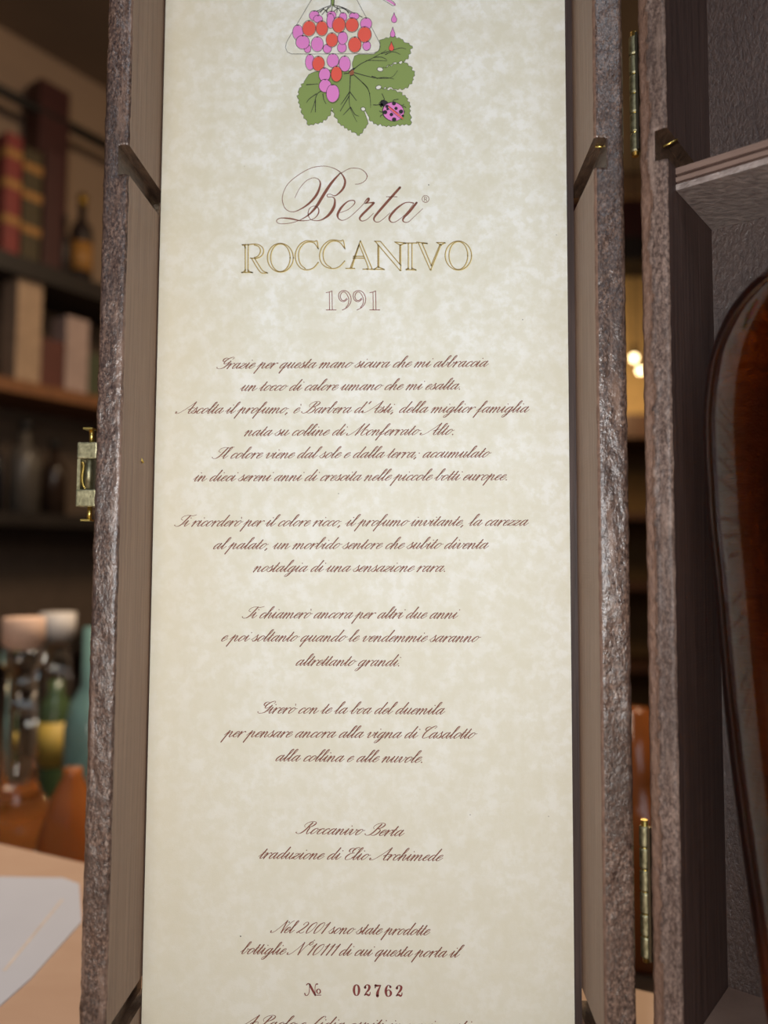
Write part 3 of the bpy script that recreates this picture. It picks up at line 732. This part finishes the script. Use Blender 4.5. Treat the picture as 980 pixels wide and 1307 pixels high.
g('C', 1.04, [(.92,1.68),(1.02,1.98),(.8,2.12),(.48,1.75),(.2,.95),(.28,.15),(.52,.0),(.82,.14),(1.12,.5)], flo)
topT = [(.18,1.12),(-.14,1.3),(-.12,1.75),(.2,1.98),(.6,1.98),(1.0,1.9),(1.35,2.1)]
stemT = [(.66,1.96),(.58,1.3),(.44,.4),(.2,.02),(-.14,.0),(-.36,.2)]
g('T', .78, stemT, topT, dots=((-.34,.2,.1),)); g('I', .92, stemT, topT, dots=((-.34,.2,.1),))
lft = [(-.6,.30),(-.56,.05),(-.36,.0),(-.08,.3),(.24,1.1),(.5,2.08)]
g('M', 1.72, lft, [(.5,2.08),(.5,1.0),(.5,.02)], [(.5,.02),(.8,.9),(1.12,2.02)], [(1.12,2.02),(1.06,1.1),(1.08,.3),(1.22,.0),(1.46,.1),(1.64,.55),(1.5,.98),(1.26,.92)], dots=(blobL,))
g('N', 1.1, lft, [(.5,2.08),(.62,1.2),(.8,.0)], [(.8,.0),(.92,.9),(1.1,1.7),(1.36,2.1)], dots=(blobL,))
g('E', 1.0, [(.86,1.72),(.9,2.0),(.7,2.12),(.42,1.85),(.4,1.35),(.6,1.14),(.74,1.16)], [(.6,1.14),(.3,1.0),(.12,.5),(.26,.06),(.5,.0),(.8,.14),(1.08,.5)], flo)
g('L', 1.0, [(.95,1.8),(.9,2.08),(.66,2.05),(.5,1.5),(.36,.5),(.1,.02),(-.12,.1),(.0,.24),(.4,.05),(.8,.0),(1.1,.3)])
g('0', .98, [(.62,1.85),(.3,1.55),(.15,.8),(.25,.08),(.42,.0),(.72,.35),(.86,1.1),(.78,1.72),(.62,1.85)])
g('1', .64, [(.08,1.35),(.3,1.7),(.38,1.88)], [(.38,1.88),(.34,.9),(.3,.0)])
g('2', .98, [(.16,1.45),(.24,1.78),(.5,1.88),(.74,1.6),(.62,1.05),(.3,.45),(.02,.04)], [(.02,.04),(.24,.2),(.5,.0),(.72,.02),(.9,.26)], dots=((.18,1.45,.09),))
g('°', .62, [(.3,2.25),(.12,2.05),(.18,1.72),(.38,1.68),(.52,1.92),(.42,2.2),(.3,2.25)], [(.3,2.25),(.38,2.5)], dots=((.4,2.5,.09),))

SL = 0.66; THIN, THICK = 0.085, 0.21
def stroke_w(pts, thin=THIN, thick=THICK):
    out = []; n = len(pts)
    for i, (x, y) in enumerate(pts):
        a = pts[max(i-1,0)]; b = pts[min(i+1,n-1)]
        dx, dy = b[0]-a[0], b[1]-a[1]; l = math.hypot(dx, dy) or 1e-9
        c = max(0, -dy/l); out.append((x, y, thin + (thick-thin)*c**2))
    k = [out[0]] + [(p[0], p[1], (out[i][2]+p[2]*2+out[i+2][2])/4) for i, p in enumerate(out[1:-1])] + [out[-1]] if n > 2 else out
    return k
for c_ in 'ABCEGILMNPRT':
    a_, s_, d_, h_ = G[c_]; G[c_] = (a_*1.15, tuple([(x*1.22, y) for x, y in q] for q in s_), tuple((x*1.22, y, r) for x, y, r in d_), h_)
for c_ in '012°':
    a_, s_, d_, h_ = G[c_]; G[c_] = (a_*1.22, tuple([(x*1.15+.1, y) for x, y in q] for q in s_), tuple((x*1.15+.1, y, r) for x, y, r in d_), h_)
def layout(text):
    S_, D_ = [], []; x = 0
    for c in text:
        adv, st, dots, sh = G[c]
        if x > 0: x += {'A': .62, 'M': .62, 'N': .6, 'B': .42, 'R': .42, 'C': .0, 'E': .05}.get(c, 0)
        for s in st:
            pts = stroke_w(cat(s, 4) if len(s) > 2 else [s[0], ((s[0][0]+s[1][0])/2, (s[0][1]+s[1][1])/2), s[1]])
            S_.append([(x + px_ + SL*py_, py_, w_) for px_, py_, w_ in pts])
        for s in sh: S_.append([(x + a + SL*b, b, .17 - .1*i) for i, (a, b) in enumerate(s)])
        for (a, b, r) in dots: D_.append((x + a + SL*b, b, r))
        x += adv
    return S_, D_
LINES = [
 ("Grazie per questa mano sicura che mi abbraccia", 276.8, 470.6, 623.5, 467.9),
 ("un tocco di calore umano che mi esalta.", 306.5, 498.9, 587.2, 497.0),
 ("Ascolta il profumo, è Barbera d'Asti, della miglior famiglia", 224, 527.8, 675.5, 526.2),
 ("nata su colline di Monferrato Alto.", 312, 556.3, 580, 554.9),
 ("Il colore viene dal sole e dalla terra; accumulato", 270.7, 585.2, 627, 583.7),
 ("in dieci sereni anni di crescita nelle piccole botti europee.", 246.7, 614.2, 647, 612.8),
 ("Ti ricorderò per il colore ricco, il profumo invitante, la carezza", 222.7, 671.8, 674.7, 670.8),
 ("al palato, un morbido sentore che subito diventa", 272.5, 700.7, 623.8, 700.2),
 ("nostalgia di una sensazione rara.", 323.4, 729.8, 568.1, 729.6),
 ("Ti chiamerò ancora per altri due anni", 309.2, 788.9, 587.5, 789.4),
 ("e poi soltanto quando le vendemmie saranno", 282.7, 818.3, 613.7, 819.3),
 ("altrettanto grandi.", 377.8, 849.4, 512, 850.2),
 ("Girerò con te la boa del duemila", 329, 910.2, 568, 911.6),
 ("per pensare ancora alla vigna di Casalotto", 282, 940.5, 609, 942.6),
 ("alla collina e alle nuvole.", 352, 971.2, 539, 973.4),
 ("Roccanivo Berta", 377.5, 1063.8, 516, 1067.2),
 ("traduzione di Elio Archimede", 330, 1095.6, 565.5, 1098.9),
 ("Nel 2001 sono state prodotte", 345.3, 1190.3, 549, 1193.7),
 ("bottiglie N°10111 di cui questa porta il", 307, 1217.4, 592.7, 1222),
 ("A Paolo e Lidia ospiti in vari gusti", 300.7, 1311.5, 603, 1316),
]
for text, xl, yl, xr, yr in LINES:
    p0 = Vector(pg(xl, yl)); p1 = Vector(pg(xr, yr)); ex = (p1-p0); Ln = ex.length; ex.normalize(); ey = Vector((-ex.y, ex.x))
    S_, D_ = layout(text)
    mn = min(p[0] for s in S_ for p in s); mx = max(p[0] for s in S_ for p in s)
    if D_: mx = max(mx, max(d_[0]+d_[2] for d_ in D_))
    sx = Ln/(mx-mn); sy = 7.1*PXM
    ik = Ink(); sw = (sx*sy)**.5
    for j, s in enumerate(S_):
        pts = []
        for x, y, w_ in s:
            q = p0 + ex*((x-mn)*sx) + ey*(y*sy); pts.append((q.x, q.y, w_*sy))
        ik.ribbon(pts, -LAY*(1 + 0.02*(j % 9)))
    for x, y, r in D_:
        q = p0 + ex*((x-mn)*sx) + ey*(y*sy); ik.disc(q.x, q.y, r*sy, -LAY*1.4)
    ik.done('text_line', M['ink'])

# ---- direct tracings of the bigger print, in photo pixels
def trace(ik, pts, w_, org, sc, y=-LAY, steps=6, closed=False, smooth=True):
    P3 = []
    for i, p in enumerate(pts):
        x, z = pg(org[0]+p[0]/sc, org[1]+p[1]/sc); ww = p[2] if len(p) > 2 else w_
        P3.append((x, z, ww*PXM))
    P3 = cat(P3, steps, closed) if smooth and len(P3) > 2 else P3
    if closed: P3.append(P3[0])
    ik.ribbon(P3, y)
O1, K1 = (340, 200), 8.167
ik = Ink()
t_ = 0.8
B = [(297,428,.6),(340,340,.7),(400,265,.7),(460,228,.7),(510,222,.8),(550,245,1.2),(560,300,2.4),(520,400,3.3),(440,490,2.7),(340,555,1.3),(265,575,.9),(200,545,.9),(168,470,.9),(172,390,.8),(220,290,t_),(320,200,t_),(450,125,t_),(560,100,t_),(650,105,.7),(740,140,1.),(795,195,1.8),(820,260,2.8),(800,330,3.0),(750,385,2.0),(710,408,1.2),(670,392,.8),(635,395,1.0),(640,420,.9),(690,422,1.2),(712,450,2.0),(705,520,3.6),(660,595,3.6),(600,645,2.2),(530,668,1.1),(460,652,1.0),(435,600,1.2),(447,545,1.0),(490,515,.8),(535,530,1.2),(545,580,1.8),(510,635,1.0),(450,660,.8),(360,668,1.4),(250,646,2.0),(150,640,1.2),(106,665,1.0),(120,692,.8),(170,700,.8),(260,690,t_),(350,660,.9),(440,606,2.0),(520,520,3.6),(600,390,4.0),(680,270,3.4),(765,175,1.6)]
trace(ik, B, 1, O1, K1)
trace(ik, [(433,222,1.4),(438,219.5,.8),(445,215.6,t_),(452,214.6,t_),(460,215.8,.7),(466,220,1.0),(468.5,225.3,1.2),(465.5,231,.8),(459,234.6,t_),(453.3,235.2,.7)], 1, (0,0), 1)
O2, K2 = (430, 220), 7.538
trace(ik, [(30,388,t_),(95,365,.7),(148,325,.9),(172,292,1.4),(158,270,1.4),(105,280,1.6),(45,335,2.8),(8,400,3.2),(12,440,1.6),(50,462,1.),(110,440,.7),(180,380,t_),(250,310,.8),(285,262,1.6),(305,252,2.8),(300,275,2.6),(275,298,1.6)], 1, O2, K2)
trace(ik, [(268,300,1.0),(305,294,1.2),(345,292,2.2),(352,298,2.6),(300,350,3.0),(240,410,3.0),(218,445,2.2),(240,468,1.2),(290,452,.8),(350,395,.7)], 1, O2, K2)
trace(ik, [(606,146,3.2),(500,265,3.4),(400,380,3.2),(356,440,2.4),(368,474,1.2),(405,476,.9),(450,445,.7),(510,390,.7)], 1, O2, K2); trace(ik, [(475,235,.9),(578,235,.9)], 1, O2, K2)
trace(ik, [(735,296,1.8),(690,288,1.2),(640,300,1.6),(570,352,2.8),(512,420,3.0),(506,462,1.8),(540,482,1.),(590,460,.8),(660,400,.7),(735,305,.8)], 1, O2, K2)
trace(ik, [(766,292,2.8),(700,375,3.2),(640,440,2.6),(640,474,1.4),(685,478,.9),(740,430,.7),(824,350,.7)], 1, O2, K2)
trace(ik, [(543+4.4*math.cos(a*math.pi/8)-.0, 254+4.4*math.sin(a*math.pi/8)) for a in range(16)], .75, (0,0), 1, closed=True)
trace(ik, [(541.6,256.6),(541.6,251.6)], .7, (0,0), 1); trace(ik, [(541.6,251.7),(543.6,251.7),(544.6,252.8),(543.6,254.2),(541.8,254.2)], .6, (0,0), 1); trace(ik, [(543.2,254.2),(544.8,256.7)], .65, (0,0), 1)
ik.done('title_script', M['ink'], 'large brown script name with a looping capital')

def arc(cx, cy, rx, ry, a0, a1, n=14):
    return [(cx + rx*math.cos(math.radians(a0+(a1-a0)*k/n)), cy + ry*math.sin(math.radians(a0+(a1-a0)*k/n))) for k in range(n+1)]
O3, O4, K3 = (300, 300), (450, 300), 6.125
GOLD = [
 (O3, [[(55,75),(105,74)], [(78,76),(79,290)], [(102,78),(100,288)], [(50,292),(133,291)], [(55,75),(72,84),(78,100)], [(50,292),(68,286),(79,270)], [(133,291),(112,286),(100,270)],
       [(100,76),(140,70),(185,76),(215,100),(221,132),(205,163),(168,181),(118,180)], [(150,78),(180,88),(196,112),(194,140),(176,166),(150,176)],
       [(128,182),(160,238),(195,288),(220,298),(250,294)], [(152,181),(185,235),(215,278),(250,294)]]),
 (O3, [arc(353,177,101,112,0,360,28), arc(353,177,76,108,0,360,28), ]),
 (O3, [[(648,106),(640,46),(622,50),(590,46),(550,46),(500,80),(470,145),(478,212),(512,258),(560,272),(612,256),(650,212)], [(648,106),(616,62),(570,54),(530,74),(500,120),(496,180),(512,230),(548,262)]]),
 (O3, [[(856,106),(845,42),(825,46),(780,38),(735,44),(688,82),(660,146),(668,206),(706,248),(765,262),(815,246),(856,202)], [(856,106),(818,58),(765,46),(722,72),(690,125),(690,185),(712,228),(748,254)]]),
 (O4, [[(60,44),(-18,255)], [(50,75),(-8,255)], [(-54,260),(16,261)], [(4,166),(82,166)], [(0,180),(86,180)], [(60,44),(150,262)], [(50,72),(118,245),(108,264)], [(80,266),(168,268)]]),
 (O4, [[(170,48),(217,50)], [(203,82),(203,250)], [(196,75),(196,250)], [(165,267),(246,268)], [(196,250),(168,267)], [(203,250),(244,267)], [(176,50),(368,276)], [(217,50),(374,236)], [(374,76),(374,278)], [(367,76),(367,230)], [(328,54),(415,62)], [(332,56),(367,78)], [(413,62),(374,78)]]),
 (O4, [[(395,62),(500,62)], [(434,66),(434,266)], [(462,66),(462,266)], [(415,270),(495,272)], [(418,269),(434,258)], [(492,271),(462,258)]]),
 (O4, [[(500,55),(582,64)], [(512,60),(606,274)], [(542,64),(614,238)], [(690,72),(610,272)], [(682,72),(612,240)], [(655,58),(722,60)], [(580,64),(542,66)], [(658,59),(684,76)], [(720,60),(690,78)]]),
 (O4, [arc(825,160,103,113,0,360,28), arc(825,160,73,109,0,360,28)]),
]
for letter in GOLD:
    org, strokes = letter
    ik = Ink(); ih = Ink()
    for s in strokes:
        trace(ik, s, 1.15, org, K3, y=-LAY*2.2, steps=4)
        trace(ih, [(x+3.2, y+2.5) for x, y in s], 1.5, org, K3, y=-LAY*1.1, steps=4)
    a = ik.done('gold_letter', M['gold']); ih.done('letter_highlight', M['gold_highlight'], parent=a)
ik = Ink()
one = [[(712,450),(735,446),(758,437)], [(737,450),(738,582)], [(757,440),(760,582)], [(712,585),(790,585)]]
nine = [[(809,482),(814,452),(846,434),(882,446),(905,486),(902,530),(876,566),(838,586)], [(809,482),(820,510),(850,521),(878,502)], [(822,482),(830,456),(850,444),(872,462),(888,500),(884,540),(866,566)], [(822,482),(832,506),(852,512),(874,494)]]
for s in one: trace(ik, s, .95, O3, K3, steps=4); trace(ik, [(x+341, y) for x, y in s], .95, O3, K3, steps=4)
for s in nine: trace(ik, s, .95, O3, K3, steps=4); trace(ik, [(x+114, y) for x, y in s], .95, O3, K3, steps=4)
ik.done('year_print', M['ink_red'], 'outlined year 1991 in dark red')
# number line: No 02762, zoom origin (290,1240) scale 3.0625
O5, K5 = (290, 1240), 3.0625
ik = Ink()
def tr5(p, w_=1): trace(ik, p, w_, O5, K5, steps=5)
tr5([(303,86,1.6),(306,93,1.),(314,92,.9),(320,80,.9),(322,50,.9)]); tr5([(322,50,2.4),(332,70,2.8),(344,92,2.4)]); tr5([(344,92,.9),(343,62,.9),(347,50,1.2),(353,49,1.6)]); tr5([(310,52,1.4),(316,47,1.2),(322,50,1.6)])
tr5([(357,68,.9),(350,73,1.6),(351,82,1.4),(357,86,.9),(363,82,1.6),(363,73,1.4),(357,68,.9)]); tr5([(349,92),(366,92)], .9)
def num(dx, dy, sts):
    for s in sts: trace(ik, [(x+dx, y+dy, w_) for x, y, w_ in s], 1, O5, K5, steps=5)
zero = [[(14,3,.9),(7,9,2.2),(4,24,3.1),(7,40,2.2),(14,46,.9),(21,40,2.2),(24,24,3.1),(21,9,2.2),(14,3,.9)]]
two = [[(6,14,3.2),(9,6,1.4),(16,3,1.2),(23,10,3.0),(20,22,2.6),(10,34,1.4),(4,44,1.2)], [(4,43,1.4),(12,40,2.2),(20,44,2.2),(25,40,1.4),(26,32,1.0)]]
seven = [[(4,14,1.6),(5,5,1.4)], [(5,5,3.0),(14,6,2.4),(25,5,1.6)], [(25,6,1.2),(17,22,2.4),(13,36,3.6),(13,46,3.6)]]
six = [[(22,10,3.0),(18,4,1.0),(12,4,1.2),(6,14,2.6),(4,28,3.1),(7,42,2.2),(14,47,1.0),(22,42,2.2),(24,33,2.9),(20,24,1.6),(13,22,1.0),(7,28,1.0)]]
for k, d_ in enumerate((zero, two, seven, six, two)): num(492 + 41.5*k - 1, 48 + 0.8*k, d_)
ik.done('serial_number', M['ink_red'], 'bold stamped number 02762 beside a small numero sign')
# tiny ink specks on the sheet
for x, y, r in ((547,236,.7),(398,1250,.0),(307,1195,.8),(369,1177,.8),(432,630,.6),(667,408,.6),(459,309,.5),(700,1042,.5),(600,1040,.5),(312,212,.4),(710,300,.5)):
    if r:
        ik = Ink(); ik.disc(*pg(x, y), r*PXM, -LAY); ik.done('ink_speck', M['ink_black'])

# ---- the grape drawing (zoom origin (330,0), scale 4.083)
OG, KG = (330, 0), 4.083
draw = onsheet(empty('grape_drawing')); draw['label'] = 'coloured print of grapes in a flask over a vine leaf with a ladybird'
def xy(p): return pg(OG[0]+p[0]/KG, OG[1]+p[1]/KG)
def done(ik, name, m_, label=None): return ik.done(name, m_, label, parent=draw)
leafc = [(492,372),(488,330),(500,292),(520,284),(600,283),(628,262),(634,225),(628,210),(655,203),(700,190),(740,203),(770,224),(800,240),(790,266),(782,296),(762,318),(735,322),(700,330),(668,345),(645,358),
 (670,350),(715,335),(765,328),(792,346),(812,384),(800,424),(782,450),(758,464),(715,464),(680,455),(640,458),(652,466),(700,470),(735,480),(768,508),(786,545),(790,600),(792,650),(748,648),(700,656),(655,655),(612,645),(582,632),(572,606),(556,578),
 (551,583),(560,606),(569,632),(562,655),(544,682),(525,708),(498,690),(460,668),(424,645),(402,615),(388,585),(384,560),(376,590),(358,618),(320,638),(262,655),(246,622),(226,594),(216,545),(204,512),(210,470),(238,424),(262,388),(290,375),(400,360),(450,368)]
rnd = random.Random(3); out = []
n = len(leafc)
for i in range(n):
    a, b = leafc[i], leafc[(i+1)%n]; L = math.hypot(b[0]-a[0], b[1]-a[1])
    out.append(a)
    if L > 20 and 7 < i < n-5 and not (548 < a[0] < 590 and 575 < a[1] < 636 and a[1] < 630):
        kk = max(1, int(L/13))
        for q in range(1, kk+1):
            t = q/(kk+1); nxn, nyn = -(b[1]-a[1])/L, (b[0]-a[0])/L
            off = -(6.0 if q % 2 else -3.5)*rnd.uniform(.6, 1.3)
            out.append((a[0]+(b[0]-a[0])*t + nxn*off, a[1]+(b[1]-a[1])*t + nyn*off))
ik = Ink(); ik.poly([xy(p) for p in out], -LAY*1.0); done(ik, 'leaf_fill', M['green'])
ik = Ink(); trace(ik, out + [out[0]], .55, OG, KG, y=-LAY*1.6, smooth=False)
veins = [[(485,372),(530,335),(600,300),(665,262)],[(600,300),(640,298),(668,312)],[(560,318),(580,315),(668,318)],[(640,280),(700,262),(740,250),(768,256)],[(660,285),(700,270),(738,284)],
 [(495,378),(560,396),(620,408),(690,405),(724,368)],[(620,408),(660,404),(705,412)],[(590,398),(610,404),(618,412)],[(490,385),(540,430),(572,470),(582,520),(584,562)],[(540,430),(565,455),(580,490)],
 [(478,392),(476,450),(472,520),(480,570),(512,636)],[(474,480),(440,530),(428,545)],[(476,480),(510,525)],[(478,560),(455,585),(440,600)],[(480,560),(500,595),(522,606)],[(472,500),(425,580)],
 [(338,470),(305,490),(290,540),(272,588)],[(300,490),(265,515),(250,535)],[(296,520),(296,585)],[(335,490),(340,520),(352,542)],[(250,442),(280,440),(310,438)]]
for v_ in veins: trace(ik, [(p[0], p[1], .9*(1-j/len(v_))+.35) for j, p in enumerate(v_)], .6, OG, KG, y=-LAY*2, steps=4)
done(ik, 'leaf_vein', M['ink_black'])
ik = Ink()
for x, y, a, b, r in ((633,362,16,11,-.2),(625,456,15,11,.3),(545,569,12,10,-.5)):
    ik.disc(*xy((x,y)), (a+2)/KG*PXM, -LAY*2.2, 16, (b+2)/KG*PXM, r)
done(ik, 'hole_outline', M['ink_black']); ik = Ink()
for x, y, a, b, r in ((633,362,16,11,-.2),(625,456,15,11,.3),(545,569,12,10,-.5)):
    ik.disc(*xy((x,y)), (a-1)/KG*PXM, -LAY*2.5, 16, (b-1)/KG*PXM, r)
done(ik, 'hole', M['white'])
# flask outline, stem and stalks
ik = Ink()
trace(ik, [(300,-45),(275,0),(205,118),(145,222),(140,248),(150,272),(172,282),(300,282),(480,281),(600,278),(624,266),(634,245),(630,222),(575,118),(512,0),(488,-45)], .6, OG, KG, y=-LAY*3, smooth=False)
for p in ([(378,0),(376,30)],[(394,0),(392,30)],[(376,30),(340,42),(300,62)],[(392,28),(440,40),(500,72)],[(376,34),(350,55),(330,78)],[(384,34),(380,60)],[(392,34),(420,50),(432,72)],[(430,42),(455,52),(470,72)],[(340,44),(322,66)],[(500,70),(540,90)],[(362,38),(352,66)],[(410,36),(408,66)],[(280,66),(310,56)],[(450,50),(500,80),(515,78)],[(360,66),(340,50),(310,66)],[(392,60),(420,42),(460,48)]):
    trace(ik, p, 1.0, OG, KG, y=-LAY*3, steps=3)
done(ik, 'line_work', M['ink_black'])
ik = Ink(); trace(ik, [(386,-30),(386,28)], 3.2, OG, KG, y=-LAY*2.6); done(ik, 'stem', M['green'])
ik = Ink()
for x, y in ((345,54),(365,50),(402,56),(425,52),(465,62),(485,190)): ik.disc(*xy((x, y)), 5.5/KG*PXM, -LAY*2.9, 10, 8/KG*PXM, .2)
done(ik, 'pale_berry', mat('pale_green_ink', srgb(214,222,190), 0.6))
pinkg = [(290,82,26,26),(205,170,28,40),(560,125,30,32),(380,80,24,22),(310,100,24,20),(498,85,26,18),(375,110,20,40),(440,90,20,24),(255,255,18,22),(358,255,22,24),(434,250,24,26),(563,240,21,25),(230,222,36,36),(306,232,32,40),(438,200,26,34),
  (268,326,24,42),(387,318,31,37),(449,335,30,42),(344,392,30,37),(347,450,32,35),(387,490,34,48)]
redg = [(263,150,35,42),(330,150,31,40),(418,132,34,42),(487,132,34,38),(382,210,31,38),(552,182,36,42),(501,235,34,42),(312,334,32,40),(406,388,29,42)]
order = [(g_, 'pink') for g_ in pinkg[:12]] + [(pinkg[12],'pink'),(pinkg[13],'pink'),(pinkg[14],'pink')] + [(g_, 'red') for g_ in redg[:7]] + [(pinkg[15],'pink'),(redg[7],'red'),(pinkg[16],'pink'),(pinkg[17],'pink'),(pinkg[18],'pink'),(redg[8],'red'),(pinkg[19],'pink'),(pinkg[20],'pink')]
for i, ((x, y, a, b), c_) in enumerate(order):
    yy = -LAY*(3.2 + 0.25*i)
    ik = Ink(); ik.disc(*xy((x, y)), a/KG*PXM, yy, 26, b/KG*PXM, 0.08*math.sin(i*2.1)); o = done(ik, 'grape', M[c_])
    ik = Ink(); pts = [(x + a*math.cos(t*math.pi/12), y + b*math.sin(t*math.pi/12)) for t in range(24)]
    trace(ik, pts, .62, OG, KG, y=yy-LAY*.1, closed=True, steps=2)
    trace(ik, [(x-4, y-b+1), (x, y-b+4), (x+4, y-b+1)], 1.0, OG, KG, y=yy-LAY*.12)
    done(ik, 'grape_outline', M['ink_black'])
# drops and pen nib above
def drop(cx, cy, w_, h_, c_):
    base_ = [(0,-1),(.35,-.35),(.9,.25),(.85,.7),(.4,1),(-.4,1),(-.9,.7),(-.9,.2),(-.4,-.35)]
    P_ = [(cx + a*w_, cy + b*h_) for a, b in base_]
    ik = Ink(); ik.poly([xy(p) for p in cat(P_, 4, True)], -LAY*3.3); done(ik, 'wine_drop', M[c_])
    ik = Ink(); trace(ik, P_, .6, OG, KG, y=-LAY*3.6, closed=True, steps=4); done(ik, 'drop_outline', M['ink_black'])
drop(706, 92, 15, 26, 'pink'); drop(699, 168, 13, 26, 'pink'); drop(692, 241, 14, 24, 'red')
ik = Ink(); trace(ik, [(620,-30,2.6),(690,12,2.6),(711,27,2.0)], 2.6, OG, KG, y=-LAY*3.3); done(ik, 'spout', M['pink'])
ik = Ink(); trace(ik, [(614,-22),(700,32),(711,28)], .6, OG, KG, y=-LAY*3.5, smooth=False); trace(ik, [(626,-40),(700,8),(713,22)], .6, OG, KG, y=-LAY*3.5, smooth=False); done(ik, 'spout_outline', M['ink_black'])
# brown node where the stalk meets the leaf
ik = Ink(); ik.poly([xy(p) for p in ((470,378),(482,362),(497,368),(496,388),(480,396))], -LAY*3.4); done(ik, 'leaf_node', mat('node_brown', srgb(150,90,60), .6))
ik = Ink()
for p in ([(445,385),(470,382)],[(470,378),(488,362),(500,356)],[(480,396),(492,392)]): trace(ik, p, 1.2, OG, KG, y=-LAY*3.8)
# ladybird
for p in ([(640,525),(655,520),(650,505),(643,490)],[(635,545),(615,548),(597,547)],[(655,580),(640,585),(630,580)],[(650,600),(638,602),(634,610)],[(700,530),(705,522),(728,518)],[(745,560),(758,556),(768,562)],[(752,575),(760,580),(758,590)],[(640,530),(628,540),(640,560)],[(650,590),(654,610)],[(735,548),(752,550),(756,545)]):
    trace(ik, p, 1.0, OG, KG, y=-LAY*4, steps=3)
ik.disc(*xy((655,540)), 24/KG*PXM, -LAY*4, 16, 18/KG*PXM, -.5); ik.disc(*xy((700,582)), 60/KG*PXM, -LAY*4.1, 26, 54/KG*PXM, -.4)
ik.disc(*xy((640,548)), 10/KG*PXM, -LAY*4, 10)
done(ik, 'ladybird_body', M['ink_black'])
ik = Ink(); ik.disc(*xy((702,583)), 57/KG*PXM, -LAY*4.5, 26, 50.5/KG*PXM, -.4); done(ik, 'ladybird_wing', M['pink'])
ik = Ink(); trace(ik, [(668,550,1.2),(710,585,2.),(752,620,1.6)], 2, OG, KG, y=-LAY*4.8); done(ik, 'wing_seam', M['red'])
ik = Ink(); trace(ik, [(666,556),(706,592),(748,626)], .6, OG, KG, y=-LAY*5)
trace(ik, [(672,548),(712,580),(756,610)], .6, OG, KG, y=-LAY*5)
for x, y, r in ((705,540,11),(668,556,9),(716,566,9),(742,583,12),(659,586,12),(692,598,10),(706,624,12),(752,604,7),(672,570,7)): ik.disc(*xy((x, y)), r/KG*PXM, -LAY*5.1, 14)
done(ik, 'wing_spot', M['ink_black'])
